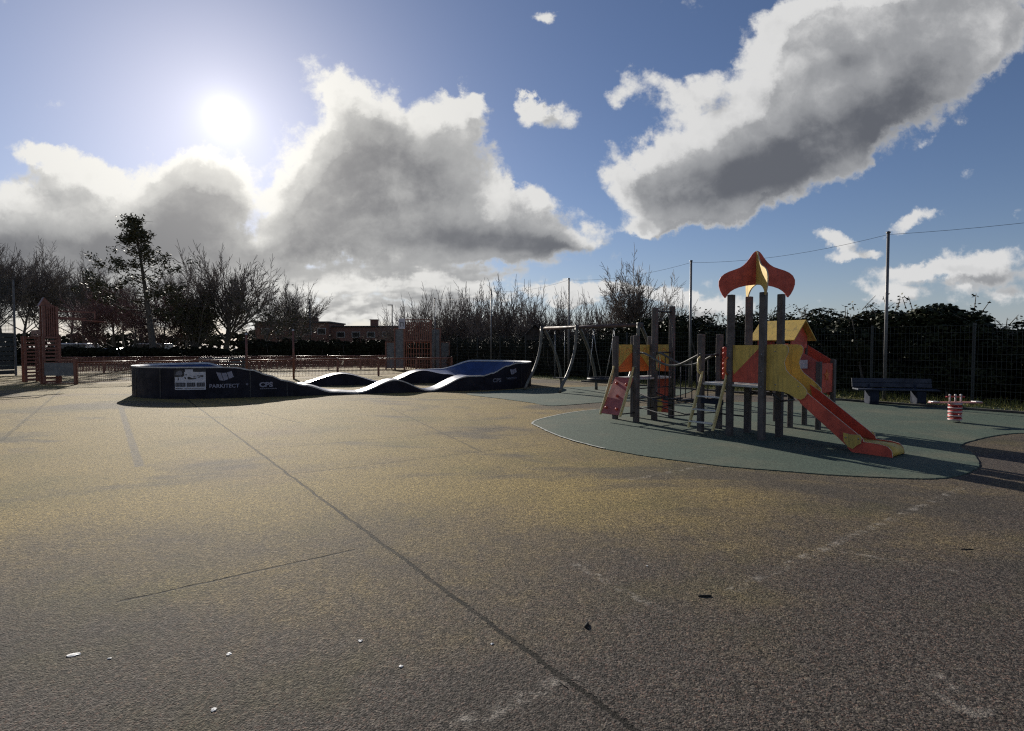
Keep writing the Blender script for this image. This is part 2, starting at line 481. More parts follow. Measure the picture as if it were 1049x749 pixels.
    n.l.new(n.math('MULTIPLY', alpha, 0.97), ms.inputs[0]); n.l.new(mh.outputs[0], ms.inputs[1]); n.l.new(bgc.outputs[0], ms.inputs[2])
    # aureole round the sun
    gl = n.math('ADD', n.math('MULTIPLY', n.math('EXPONENT', n.math('DIVIDE', ang, -R(1.0))), 0.7), n.math('MULTIPLY', n.math('EXPONENT', n.math('DIVIDE', ang, -R(9.5))), 0.28))
    bgg = n.node('ShaderNodeBackground'); bgg.inputs[0].default_value = (1.0, 0.96, 0.88, 1); n.l.new(gl, bgg.inputs[1])
    ad = n.node('ShaderNodeAddShader')
    n.l.new(ms.outputs[0], ad.inputs[0]); n.l.new(bgg.outputs[0], ad.inputs[1])
    n.l.new(ad.outputs[0], out.inputs[0])
    w.cycles.sampling_method = 'MANUAL'
    w.cycles.sample_map_resolution = 512
make_world()

# ------------------------------------------------------------------ ground
def line_mask(n, P, a, b, w, fade=0.0):
    """soft mask along segment a-b (world XY) of half width w, P already wobbled"""
    a, b = Vector(a).to_2d(), Vector(b).to_2d()
    d = (b - a); L = d.length; d.normalize()
    nx = Vector((-d.y, d.x))
    rel = n.vm('SUBTRACT', P, (a.x, a.y, 0))
    t = n.vm('DOT_PRODUCT', rel, (d.x, d.y, 0))
    q = n.math('ABSOLUTE', n.vm('DOT_PRODUCT', rel, (nx.x, nx.y, 0)))
    m = n.math('SUBTRACT', 1.0, n.smooth(q, w * 0.5, w))
    m = n.math('MULTIPLY', m, n.math('MULTIPLY', n.math('GREATER_THAN', t, 0.0), n.math('LESS_THAN', t, L)))
    return m

def ground_mat():
    m, n, b = newmat('worn rubber and stone ground')
    P0 = n.node('ShaderNodeNewGeometry').outputs['Position']
    P = n.vm('MULTIPLY', P0, (1, 1, 0))
    sp = n.node('ShaderNodeSeparateXYZ'); n.l.new(P, sp.inputs[0])
    X, Y = sp.outputs[0], sp.outputs[1]
    # granules
    vo = n.node('ShaderNodeTexVoronoi'); vo.inputs['Scale'].default_value = 105.0
    n.l.new(n.vm('ADD', P, n.vm('SCALE', n.noise(P, 60.0, 2, 0.5, col=True), 0.012)), vo.inputs['Vector'])
    vsep = n.node('ShaderNodeSeparateColor'); n.l.new(vo.outputs['Color'], vsep.inputs[0])
    gr = vsep.outputs[0]; gr2 = vsep.outputs[1]
    # stains and moss; bias with distance also paints the low sun's grazing sheen into colour
    big = n.noise(n.vm('MULTIPLY', P, (0.55, 1.0, 1)), 0.22, 4, 0.55, 0.4)
    med = n.noise(P, 0.9, 5, 0.6)
    fine = n.noise(P, 7.0, 5, 0.65)
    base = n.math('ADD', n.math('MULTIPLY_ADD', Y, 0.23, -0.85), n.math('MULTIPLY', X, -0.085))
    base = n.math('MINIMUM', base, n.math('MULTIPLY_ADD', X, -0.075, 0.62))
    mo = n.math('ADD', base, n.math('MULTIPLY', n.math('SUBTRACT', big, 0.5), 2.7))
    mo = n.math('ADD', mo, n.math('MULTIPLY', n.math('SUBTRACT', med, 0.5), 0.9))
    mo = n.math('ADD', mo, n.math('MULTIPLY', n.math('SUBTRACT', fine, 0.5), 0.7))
    moss_sheen = n.smooth(mo, -0.3, 0.9)
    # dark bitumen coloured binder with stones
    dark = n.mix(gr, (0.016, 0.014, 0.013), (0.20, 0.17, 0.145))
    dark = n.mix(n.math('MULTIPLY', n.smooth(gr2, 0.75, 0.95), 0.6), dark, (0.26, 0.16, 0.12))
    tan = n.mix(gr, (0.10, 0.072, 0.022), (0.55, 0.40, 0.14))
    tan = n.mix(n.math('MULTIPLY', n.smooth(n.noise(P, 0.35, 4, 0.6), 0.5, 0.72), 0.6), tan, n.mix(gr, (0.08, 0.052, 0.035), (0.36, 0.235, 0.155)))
    col = n.mix(moss_sheen, dark, tan)
    cg = n.noise(P, 22.0, 4, 0.7)
    col = n.mix(n.math('MULTIPLY', n.smooth(cg, 0.5, 0.68), 0.55), col, n.mix(moss_sheen, (0.03, 0.026, 0.022), (0.09, 0.066, 0.028)))
    col = n.mix(n.math('MULTIPLY', n.smooth(cg, 0.48, 0.3), 0.3), col, (0.34, 0.28, 0.19))
    # damp dark blotches with their own outline
    bl = n.noise(n.vm('MULTIPLY', n.vm('ADD', P, (13.0, 4.0, 0)), (0.5, 1.0, 1)), 0.42, 5, 0.62, 0.6)
    blm = n.math('MULTIPLY', n.smooth(bl, 0.52, 0.63), 0.75)
    col = n.mix(blm, col, n.mix(gr, (0.02, 0.018, 0.017), (0.15, 0.13, 0.11)))
    # faded olive algae right of the joint
    al = n.math('MULTIPLY', n.smooth(n.noise(n.vm('ADD', P, (3.0, 31.0, 0)), 0.5, 5, 0.6), 0.5, 0.7), 0.5)
    col = n.mix(al, col, n.mix(gr, (0.06, 0.06, 0.02), (0.22, 0.19, 0.07)))
    # wobble for marks
    Pw = n.vm('ADD', P, n.vm('SCALE', n.vm('SUBTRACT', n.noise(P, 3.0, 3, 0.5, col=True), (0.5, 0.5, 0.5)), 0.05))
    Pf = n.vm('ADD', Pw, n.vm('SCALE', n.vm('SUBTRACT', n.noise(P, 40.0, 2, 0.5, col=True), (0.5, 0.5, 0.5)), 0.03))
    joints = None
    def J(a, b_, w, k):
        nonlocal joints
        mk = n.math('MULTIPLY', line_mask(n, Pf, G(*a), G(*b_), w), k)
        joints = mk if joints is None else n.math('MAXIMUM', joints, mk)
    J((190, 408), (700, 785), 0.021, 1.0)
    J((120, 617), (365, 563), 0.017, 1.0)
    J((262, 422), (310, 434), 0.03, 0.6)
    J((400, 418), (492, 462), 0.03, 0.55)
    J((262, 461), (520, 438), 0.025, 0.55)
    J((300, 486), (560, 455), 0.02, 0.5)
    J((0, 452), (62, 400), 0.05, 0.5)
    marks = None
    def K(a, b_, w, k):
        nonlocal marks
        mk = n.math('MULTIPLY', line_mask(n, Pw, G(*a), G(*b_), w), k)
        marks = mk if marks is None else n.math('MAXIMUM', marks, mk)
    K((745, 606), (985, 500), 0.05, 0.42)
    K((585, 576), (690, 632), 0.045, 0.5)
    K((860, 565), (1000, 588), 0.04, 0.3)
    K((455, 752), (590, 690), 0.06, 0.5)
    K((640, 492), (740, 474), 0.06, 0.4)
    K((945, 690), (1010, 735), 0.12, 0.3)
    wear = n.smooth(n.noise(P, 9.0, 5, 0.7), 0.46, 0.66)
    bluel = n.math('MULTIPLY', line_mask(n, Pw, G(124, 418), G(143, 478), 0.075), n.math('MULTIPLY_ADD', wear, 0.4, 0.5))
    col = n.mix(bluel, col, (0.10, 0.10, 0.11))
    # scattered pale flecks
    v2 = n.node('ShaderNodeTexVoronoi'); v2.inputs['Scale'].default_value = 9.0; n.l.new(P, v2.inputs['Vector'])
    fl = n.math('MULTIPLY', n.math('LESS_THAN', v2.outputs['Distance'], 0.035), n.math('GREATER_THAN', n.noise(P, 1.7, 2, 0.5), 0.55))
    col = n.mix(n.math('MULTIPLY', fl, 0.7), col, (0.5, 0.48, 0.44))
    peb = n.noise(P, 48.0, 3, 0.75)
    pebs = n.noise(P, 19.0, 4, 0.7)
    mul = n.math('ADD', n.math('MULTIPLY', n.smooth(peb, 0.33, 0.67), 0.85), n.math('MULTIPLY', n.smooth(pebs, 0.35, 0.65), 0.35))
    mul = n.math('MULTIPLY', n.math('ADD', mul, 0.32), n.math('MULTIPLY_ADD', moss_sheen, 0.22, 0.68))
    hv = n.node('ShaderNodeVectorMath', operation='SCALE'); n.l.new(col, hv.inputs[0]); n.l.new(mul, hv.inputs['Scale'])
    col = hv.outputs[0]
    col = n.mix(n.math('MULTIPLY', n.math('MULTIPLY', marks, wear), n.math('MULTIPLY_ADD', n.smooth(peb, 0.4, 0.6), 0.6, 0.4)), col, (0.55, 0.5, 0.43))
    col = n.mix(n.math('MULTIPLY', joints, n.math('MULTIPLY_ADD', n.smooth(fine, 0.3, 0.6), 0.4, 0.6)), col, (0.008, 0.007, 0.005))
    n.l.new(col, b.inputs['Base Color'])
    b.inputs['Roughness'].default_value = 0.85
    b.inputs['Specular IOR Level'].default_value = 0.2
    bn = n.node('ShaderNodeBump'); bn.inputs['Strength'].default_value = 0.6; bn.inputs['Distance'].default_value = 0.005
    h = n.math('ADD', n.math('MULTIPLY', vo.outputs['Distance'], -1.0), n.math('MULTIPLY', gr, 0.5))
    h = n.math('ADD', h, n.math('MULTIPLY', peb, 2.2))
    h = n.math('SUBTRACT', h, n.math('MULTIPLY', joints, 2.5))
    n.l.new(h, bn.inputs['Height']); n.l.new(bn.outputs[0], b.inputs['Normal'])
    return m

def sheet(name, poly, z, m, kind='structure', thick=0.0, bevel=0.0):
    mb = MB()
    if thick:
        mb.prism([(p[0], p[1]) for p in poly], lambda u, v, w: (u, v, z - thick / 2 + w), thick)
    else:
        mb.add([(p[0], p[1], z) for p in poly], [tuple(range(len(poly)))])
    o = mb.build(name, m, fix=True, bevel=bevel)
    if not thick and o.data.polygons[0].normal.z < 0: o.data.flip_normals()
    o['kind'] = kind
    return o

sheet('ground', [(-700, -300), (700, -300), (700, 900), (-700, 900)], 0.0, ground_mat())

def smoothpoly(pts, k=3):
    """closed Catmull-Rom through points"""
    out = []
    n = len(pts); k *= 4; jr = random.Random(n)
    for i in range(n):
        p0, p1, p2, p3 = (Vector(pts[(i + j - 1) % n][:2]) for j in range(4))
        for s in range(k):
            t = s / k
            out.append(0.5 * ((2 * p1) + (p2 - p0) * t + (2 * p0 - 5 * p1 + 4 * p2 - p3) * t * t + (3 * p1 - p0 - 3 * p2 + p3) * t ** 3) + Vector((jr.gauss(0, .005), jr.gauss(0, .006))))
    return out

def rubber_mat():
    m, n, b = newmat('green rubber')
    P = n.node('ShaderNodeNewGeometry').outputs['Position']
    vo = n.node('ShaderNodeTexVoronoi'); vo.inputs['Scale'].default_value = 150.0; n.l.new(P, vo.inputs['Vector'])
    s1 = n.node('ShaderNodeSeparateColor'); n.l.new(vo.outputs['Color'], s1.inputs[0])
    col = n.mix(s1.outputs[0], (0.034, 0.057, 0.042), (0.092, 0.128, 0.097))
    st = n.smooth(n.noise(P, 0.7, 5, 0.6), 0.45, 0.7)
    col = n.mix(n.math('MULTIPLY', st, 0.65), col, (0.13, 0.13, 0.09))
    st2 = n.smooth(n.noise(n.vm('ADD', P, (9, 3, 0)), 1.6, 5, 0.65), 0.55, 0.7)
    col = n.mix(n.math('MULTIPLY', st2, 0.4), col, (0.05, 0.07, 0.058))
    pn = n.noise(P, 30.0, 4, 0.75)
    hv = n.node('ShaderNodeVectorMath', operation='SCALE'); n.l.new(col, hv.inputs[0]); n.l.new(n.math('MULTIPLY_ADD', n.smooth(pn, 0.35, 0.65), 0.5, 0.7), hv.inputs['Scale'])
    col = hv.outputs[0]
    n.l.new(col, b.inputs['Base Color'])
    b.inputs['Roughness'].default_value = 0.85
    b.inputs['Specular IOR Level'].default_value = 0.3
    bn = n.node('ShaderNodeBump'); bn.inputs['Strength'].default_value = 0.5; bn.inputs['Distance'].default_value = 0.004
    n.l.new(vo.outputs['Distance'], bn.inputs['Height']); n.l.new(bn.outputs[0], b.inputs['Normal'])
    return m
M['rubber'] = rubber_mat()
M['edgeline'] = mat('pale edge line', (0.42, 0.43, 0.38), 0.7, 0.4, 7)

play_poly = smoothpoly([G(*p) for p in [(546, 433), (552, 438), (575, 448), (610, 458), (650, 466), (700, 473), (750, 479), (800, 483), (850, 487), (910, 490), (955, 491), (985, 487), (1003, 478), (998, 466), (985, 456),
    (1025, 446), (1080, 441), (1110, 430), (1060, 421), (960, 414), (880, 411), (800, 412), (720, 413), (650, 417), (600, 421), (565, 427)]], 3)
sheet('play_area_surface', play_poly, 0.012, M['rubber'], thick=0.02, bevel=0.006)
swing_poly = smoothpoly([G(*p) for p in [(478, 404), (500, 401.5), (533, 399), (575, 397), (640, 396), (705, 397), (700, 404), (650, 411), (610, 413), (566, 416), (545, 413), (515, 409)]], 2)
sheet('swing_area_surface', swing_poly, 0.012, M['rubber'], thick=0.02, bevel=0.006)
# pale worn rim along the near left tip of the play surface
rim = [Vector(p) for p in play_poly]
mb = MB()
seg = [rim[i % len(rim)] for i in range(-32, 40)]
for a, b_ in zip(seg, seg[1:]):
    t = (b_ - a).normalized(); nn = Vector((-t.y, t.x)) * 0.022
    mb.add([(a.x - nn.x, a.y - nn.y, 0.016), (b_.x - nn.x, b_.y - nn.y, 0.016), (b_.x + nn.x, b_.y + nn.y, 0.016), (a.x + nn.x, a.y + nn.y, 0.016)], [(0, 1, 2, 3)])
o = mb.build('surface_edge_line', M['edgeline'], fix=True); o['kind'] = 'structure'

# net-pole line: P(t) along the fence (dir towards the back left)
FB = Vector((11.27, 16.5)); FD = Vector((-0.6, 0.8)); FN = Vector((0.8, 0.6))   # FN points away from the play area
def FL(t, off=0.0): 
    p = FB + FD * t + FN * off
    return p

def grass_ground():
    m, n, b = newmat('grass soil')
    P = n.node('ShaderNodeNewGeometry').outputs['Position']
    f = n.noise(P, 1.2, 6, 0.65); f2 = n.noise(P, 40.0, 4, 0.7)
    c = n.mix(n.smooth(f, 0.35, 0.65), (0.07, 0.085, 0.022), (0.19, 0.16, 0.06))
    c = n.mix(n.smooth(f2, 0.4, 0.7), c, (0.045, 0.055, 0.015))
    n.l.new(c, b.inputs['Base Color']); b.inputs['Roughness'].default_value = 0.95
    return m
M['soil'] = grass_ground()
sheet('grass_verge', [tuple(FL(-14, -0.9)), tuple(FL(28, -0.9)), tuple(FL(28, 200)), tuple(FL(-14, 200))], 0.006, M['soil'])
sheet('far_lawn', [(-75, 43), (-12, 46), (-2, 52), (-2, 120), (-120, 120)], 0.006, M['soil'])
# kerb edging between play surface and verge
mb = MB()
a, b_ = FL(-14, -1.0), FL(12, -1.0)
mb.bar((a.x, a.y, 0.02), (b_.x, b_.y, 0.02), 0.12, 0.1)
o = mb.build('verge_kerb', mat('dark kerb', (0.07, 0.065, 0.055), 0.85, 0.4, 3), bevel=0.01); o['kind'] = 'structure'

rg = random.Random(3)
mb = MB()
for i in range(15000):
    t = rg.uniform(-9, 20); off = -0.85 + 3.0 * rg.random() ** 1.2
    if t > 8 and rg.random() < 0.6: continue
    p = FL(t, off)
    h = rg.uniform(0.05, 0.17) * (0.7 + 0.7 * sm(0, 1.5, off)); a = rg.uniform(0, 2 * PI); w = rg.uniform(0.008, 0.016)
    lx, ly = rg.gauss(0, 0.05), rg.gauss(0, 0.05)
    c, s_ = math.cos(a) * w, math.sin(a) * w
    mb.add([(p.x - c, p.y - s_, 0.004), (p.x + c, p.y + s_, 0.004), (p.x + lx, p.y + ly, h)], [(0, 1, 2)])
o = mb.build('grass', M['grass']); o['kind'] = 'stuff'
tag(o, 'rough grass growing along the foot of the mesh fence', 'grass')

# ------------------------------------------------------------------ small litter on the ground
def litter_stick(x, y, L, ang, r, label):
    p = G(x, y)
    mb = MB()
    pts = []
    for i in range(6):
        t = i / 5 - 0.5
        pts.append((t * L * math.cos(ang), t * L * math.sin(ang) + 0.002 * math.sin(i * 2.1), r * .7))
    mb.tube(pts, [r * 0.7, r, r * 1.1, r, r * 0.9, r * 0.5], 6)
    o = mb.build('stick', M['stick'], smooth=True); o.location = (p.x, p.y, 0.0)
    tag(o, label, 'stick')
litter_stick(722, 611, 0.09, 0.05, 0.0065, 'short dark stick lying level on the ground, in front of the play structure')
litter_stick(601, 641, 0.06, 1.2, 0.009, 'thick stubby black stick lying at a slant on the ground, the darkest one')
litter_stick(991, 563, 0.10, -0.1, 0.004, 'thin dark twig lying on the ground at the far right')
litter_stick(577, 702, 0.07, 2.2, 0.0025, 'pale thin curved stalk beside the long joint near the bottom edge')
def leaf(x, y, L, W, ang, label, m=None):
    p = G(x, y)
    rr = random.Random(int(x))
    mb = MB(); n = 14
    top, bot = [], []
    for i in range(n):
        a = 2 * PI * i / n
        r = 1 + rr.uniform(-0.28, 0.22)
        px, py = L / 2 * r * math.cos(a), W / 2 * r * math.sin(a)
        z = 0.002 + 0.003 * rr.random()
        top.append((px * math.cos(ang) - py * math.sin(ang), px * math.sin(ang) + py * math.cos(ang), z))
        bot.append((top[-1][0], top[-1][1], 0.001))
    mb.add(top + [(0, 0, 0.005)], [(i, (i + 1) % n, n) for i in range(n)])
    mb.add(top + bot, [(i, n + i, n + (i + 1) % n, (i + 1) % n) for i in range(n)])
    o = mb.build('leaf', m or M['pebble'], fix=True); o.location = (p.x, p.y, 0)
    tag(o, label, 'leaf')
leaf(76, 671, 0.065, 0.035, 0.35, 'largest white crumpled leaf on the ground at bottom left')
leaf(112, 675, 0.02, 0.012, 0.2, 'tiny white scrap just right of the largest white leaf')
leaf(235, 670, 0.026, 0.03, 0.1, 'grey white leaf scrap on the dark ground, right of the two white ones')
leaf(369, 657, 0.022, 0.022, 0.5, 'pale round leaf scrap left of the long ground joint')
leaf(411, 683, 0.022, 0.02, 0.0, 'dull pale leaf scrap below the round one by the long joint')
leaf(219, 727, 0.024, 0.03, 0.6, 'white leaf scrap closest to the bottom edge of the picture')
leaf(504, 660, 0.02, 0.014, 0.5, 'small pale leaf scrap lying right at the long ground joint')
leaf(663, 580, 0.012, 0.018, 0.5, 'pale speck of leaf in the middle of the ground, left of the level stick')

# ------------------------------------------------------------------ pump track
CL = Vector((-10.4, 20.0)); TA = R(21); TD = Vector((math.cos(TA), math.sin(TA))); TN = Vector((TD.y, -TD.x))   # TN towards the camera
SL = 8.9; RO, RI = 2.9, 1.72; CR = CL + TD * SL; ARC = PI * RO; PER = 2 * SL + 2 * ARC
def track(s):
    """outer edge point, outward normal at arc length s (0 = front left tangent)"""
    s = s % PER
    if s < SL: return CL + TD * s + TN * RO, TN.copy()
    s -= SL
    if s < ARC:
        a = s / RO
        nn = TN * math.cos(a) + TD * math.sin(a)
        return CR + nn * RO, nn
    s -= ARC
    if s < SL: return CR - TD * s - TN * RO, -TN
    s -= SL
    a = s / RO
    nn = -TN * math.cos(a) - TD * math.sin(a)
    return CL + nn * RO, nn
OUT = [(0, 1.0), (.5, .985), (1.0, .9), (1.5, .72), (2.0, .53), (2.6, .36), (3.5, .11), (4.3, .06), (5.6, .47), (6.85, .06), (8.3, .55), (8.9, .56), (9.2, .64), (9.9, .9), (10.4, 1.0),
       (SL + ARC - 1.3, 1.0), (SL + ARC + .3, .6), (SL + ARC + 1.35, .58), (SL + ARC + 3.0, .08), (SL + ARC + 4.8, .5), (SL + ARC + 6.6, .08), (SL + ARC + SL - .4, .5), (SL + ARC + SL + 1.2, 1.0), (PER, 1.0)]
INN = [(0, .12), (.8, .15), (2.0, .35), (2.6, .34), (3.5, .11), (4.3, .06), (5.6, .47), (6.85, .06), (8.3, .55), (9.2, .4), (10.4, .12),
       (SL + ARC - 1.3, .12), (SL + ARC + .3, .4), (SL + ARC + 1.35, .58), (SL + ARC + 3.0, .08), (SL + ARC + 4.8, .5), (SL + ARC + 6.6, .08), (SL + ARC + SL - .4, .4), (SL + ARC + SL + 1.2, .12), (PER, .12)]
tr = thing('pump_track', 'dark navy modular pump track loop with two banked turns and humps', 'pump track', (CL.x, CL.y, 0))
def TP(s, fr, z):
    p, nn = track(s)
    q = p - nn * fr - CL
    return Vector((q.x, q.y, z))
def track_module(s0, s1, kind):
    nS = max(6, int((s1 - s0) / 0.13)); nC = 9; W = RO - RI
    side, top, trim = MB(), MB(), MB()
    rows = []
    for i in range(nS + 1):
        s = s0 + (s1 - s0) * i / nS
        ss = s % PER
        ho, hi = interp(OUT, ss), interp(INN, ss)
        row = []
        for k in range(nC + 1):
            t = k / nC                                  # 0 inner .. 1 outer
            row.append(TP(s, W * (1 - t), hi + (ho - hi) * t ** 1.7))
        rows.append((row, s, ho, hi))
    vs = [p for r in rows for p in r[0]]
    top.add(vs, [(i * (nC + 1) + k, i * (nC + 1) + k + 1, (i + 1) * (nC + 1) + k + 1, (i + 1) * (nC + 1) + k) for i in range(nS) for k in range(nC)])
    # skirts, 3 mm outside the riding surface edge, running down to the ground
    for fr, hh in ((-0.003, 2), (W + 0.003, 3)):
        a = [TP(r[1], fr, r[hh] - 0.004) for r in rows]; b_ = [TP(r[1], fr, 0.0) for r in rows]
        side.add(a + b_, [(i, i + 1, nS + 2 + i, nS + 1 + i) for i in range(nS)])
    for r in (rows[0], rows[-1]):
        side.add([TP(r[1], W, 0), TP(r[1], 0, 0)] + [p - Vector((0, 0, .004)) for p in reversed(r[0])], [tuple(range(nC + 3))])
    # pale edging strip sitting on the outer edge
    prof = [(-0.012, -0.03), (-0.012, 0.014), (0.07, 0.014), (0.07, 0.004)]
    vs = []
    for row, s, ho, hi in rows:
        slope = (ho - hi) * 1.7 / W
        for (o_, z) in prof:
            vs.append(TP(s, o_, ho + z - max(o_, 0) * min(slope, 0.9) * (1 if ho > hi + .1 else 0)))
    trim.add(vs, [(i * 4 + k, i * 4 + k + 1, (i + 1) * 4 + k + 1, (i + 1) * 4 + k) for i in range(nS) for k in range(3)])
    o = side.build(kind, M['blueblack'], tr, fix=True)
    top.build('riding_surface', M['bluetop'], o, smooth=True, fix=True)
    trim.build('edge_trim', M['trim'], o)
    return o
gap = 0.006
cuts = [(-ARC, -ARC * 0.66, 'banked_turn'), (-ARC * 0.66, -ARC * 0.33, 'banked_turn'), (-ARC * 0.33, 0.95, 'banked_turn'), (0.95, 4.3, 'straight_ramp'), (4.3, 6.85, 'hump'), (6.85, 8.9, 'hump'),
        (8.9, 11.3, 'banked_turn'), (11.3, 14.6, 'banked_turn'), (14.6, SL + ARC, 'banked_turn'), (SL + ARC, SL + ARC + 3.0, 'hump'), (SL + ARC + 3, SL + ARC + 6.6, 'hump'), (SL + ARC + 6.6, 2 * SL + ARC, 'straight_ramp')]
for a, b_, k in cuts: track_module(a + gap, b_ - gap, k)
# vertical seam battens on the outer wall
def wall_map(s0, z0, sc=1.0, off=0.012):
    return lambda x, y, w=0.0: TP(s0 + x * sc, -(off + w), z0 + y * sc)
for s in (-6.3, -5.0, -3.9, -3.05, -1.75, 0.95, 2.05, 10.75, 11.3, 12.6, 13.8):
    h = interp(OUT, s % PER) - 0.05
    f = wall_map(s, 0)
    mb = MB(); mb.add([f(0, 0.02), f(0.035, 0.02), f(0.035, h), f(0, h)], [(0, 1, 2, 3)])
    mb.build('wall_seam', M['print'], tr, fix=True)
def wall_patch(mb, f, x0, x1, y0, y1, w=0.0, n=6):
    vs = []
    for i in range(n + 1):
        x = x0 + (x1 - x0) * i / n
        vs += [f(x, y0, w), f(x, y1, w)]
    mb.add(vs, [(2 * i, 2 * i + 2, 2 * i + 3, 2 * i + 1) for i in range(n)])
def wall_poly(mb, f, pts, w=0.0):
    mb.add([f(x, y, w) for x, y in pts], [tuple(range(len(pts)))])
# notice sign, white with dark prints; 0.98 x 0.62 m
f = wall_map(-1.22, 0.29)
mb = MB(); wall_patch(mb, f, 0, 0.92, 0, 0.56, 0.004, 10); wall_patch(mb, f, 0.32, 0.60, 0.56, 0.64, 0.004)
sg = mb.build('notice_sign', M['white'], tr, fix=True)
mb = MB(); w = 0.009
wall_poly(mb, f, [(-.03, .42), (.04, .40), (.26, .41), (.3, .46), (.29, .62), (.2, .65), (.06, .64), (-.02, .6)], w)
wall_patch(mb, f, .56, .93, .565, .65, w)
wall_patch(mb, f, .02, .33, .10, .225, w); wall_patch(mb, f, .37, .62, .10, .225, w); wall_patch(mb, f, .66, .89, .10, .225, w)
wall_patch(mb, f, .02, .24, .035, .055, w); wall_patch(mb, f, .3, .86, .04, .052, w)
wall_poly(mb, f, [(.39, .38), (.41, .33), (.5, .325), (.64, .34), (.67, .37), (.55, .365), (.47, .40), (.42, .41)], w)
wall_poly(mb, f, [(.55, .40), (.62, .39), (.65, .415), (.58, .42)], w)
wall_poly(mb, f, [(.66, .43), (.72, .42), (.83, .40), (.86, .42), (.85, .46), (.76, .45), (.7, .455)], w)
wall_poly(mb, f, [(.68, .37), (.76, .375), (.76, .39), (.70, .39)], w)
wall_poly(mb, f, [(.1, .30), (.13, .30), (.12, .40), (.1, .40)], w); wall_poly(mb, f, [(.3, .36), (.36, .33), (.34, .40), (.31, .41)], w); wall_patch(mb, f, .33, .38, .46, .485, w)
mb.build('print', M['print'], sg, fix=True)
gp = mat('grey print', (0.16, 0.165, 0.2), 0.5, 0.3, 30); w = 0.013
mb = MB(); wall_poly(mb, f, [(.03, .46), (.2, .445), (.25, .5), (.23, .58), (.18, .61), (.05, .56)], w)
mb.build('print', gp, sg, fix=True)
for n_, x0, dx in ((6, .05, .045), (4, .40, .055), (4, .69, .048)):
    for i in range(n_):
        mb = MB(); wall_patch(mb, f, x0 + i * dx, x0 + i * dx + .026, .12, .205, w, 1); mb.build('print', gp, sg, fix=True)
# lettering: text outline meshes wrapped on the wall
def text_on_wall(txt, s0, z0, size, m, parent, offs=0.014, bold=0.0, sx=1.0):
    cu = bpy.data.curves.new('txt', 'FONT'); cu.body = txt; cu.size = size; cu.offset = bold; cu.resolution_u = 3
    ob = bpy.data.objects.new('txt', cu); link(ob)
    dg = bpy.context.evaluated_depsgraph_get()
    me = bpy.data.meshes.new_from_object(ob.evaluated_get(dg))
    f = wall_map(s0, z0, 1.0, offs)
    for v in me.vertices:
        v.co = f(v.co.x * sx, v.co.y)
    bpy.data.objects.remove(ob); bpy.data.curves.remove(cu)
    me.materials.clear(); me.materials.append(m)
    o = link(bpy.data.objects.new('lettering', me)); o.parent = parent
    return o
def emblem(s0, z0, sc, m):
    f = wall_map(s0, z0, sc, 0.014)
    mb = MB()
    # leaf / sail of three curved bands
    for k in range(3):
        x0, x1 = k / 3 + 0.02, (k + 1) / 3 - 0.02
        up, lo = [], []
        for i in range(6):
            t = i / 5; x = x0 + (x1 - x0) * t
            up.append((x + 0.0, 0.62 - 0.10 * math.sin(x * PI) + 0.05 * x))
            lo.append((0.22 + x * 0.82 if x < .5 else x * 1.02 + 0.12, 0.0 + 0.42 * max(0, x - .35) ** 1.1 + 0.10 * max(0, .35 - x)))
        wall_poly(mb, f, up + lo[::-1])
    return mb.build('emblem', m, tr, fix=True)
emblem(-0.02, 0.56, 0.46, M['logo'])
text_on_wall('PARKITECT', -0.21, 0.34, 0.165, M['logo'], tr, bold=0.004, sx=1.02)
text_on_wall('®', 0.84, 0.40, 0.09, M['logo'], tr, bold=0.001)
text_on_wall('CPS', 1.23, 0.335, 0.21, M['logo'], tr, bold=0.010, sx=1.15)
mb = MB(); f = wall_map(1.25, 0.26, 1, .014)
for i in range(9): wall_patch(mb, f, i * .056, i * .056 + .045, 0.0, 0.03, 0, 1)
mb.build('lettering', M['logodim'], tr, fix=True)
text_on_wall('CPS', 9.25, 0.30, 0.2, M['logodim'], tr, bold=0.008, sx=1.1)
emblem(10.03, 0.56, 0.36, M['logo'])
text_on_wall('PARKITECT', 9.88, 0.38, 0.11, M['logodim'], tr, bold=0.003, sx=1.0)

# ------------------------------------------------------------------ play structure
ps = thing('play_structure', 'red and yellow climbing frame with onion shaped roof, slide, ladder, climbing ramp and little house', 'climbing frame', (4.37, 9.53, 0.012), R(36.87))
U = 0.61
DK = 0.95
K_, L_, I_, J_, G_, H_ = (0, 0), (U, 0), (0, U), (U, U), (0, 2 * U), (U, 2 * U)
B_, C_, D_, A_, F_, E_ = (.05, 2.85), (.05 + U, 2.85), (.05 + 2 * U, 2.85), (.05, 3.46), (.05 + U, 3.46), (.05 + 2 * U, 3.46)
def post(p, h, w=0.107, z0=-0.02):
    mb = MB(); mb.box((p[0], p[1], (h + z0) / 2), (w, w, h - z0))
    o = mb.build('post', M['post'], ps, bevel=0.012)
    return o
for p, h in ((K_, 2.58), (L_, 2.58), (I_, 2.58), (J_, 2.58), (G_, 1.875), (H_, 1.875), (A_, 1.87), (B_, 1.88), (C_, 2.5), (D_, 2.56), (E_, 1.88), (F_, 1.88)):
    post(p, h)
N1, N2, N3, N4 = (1.95, .46), (2.55, .46), (1.95, 1.07), (2.55, 1.07)
Q1, Q2 = (2.02, -.05), (2.64, -.05)
for p, h in ((N1, 1.62), (N2, 1.66), (N3, 1.62), (N4, 1.62)): post(p, h, 0.088)
post(Q1, 1.34, 0.088); post(Q2, 1.37, 0.088)
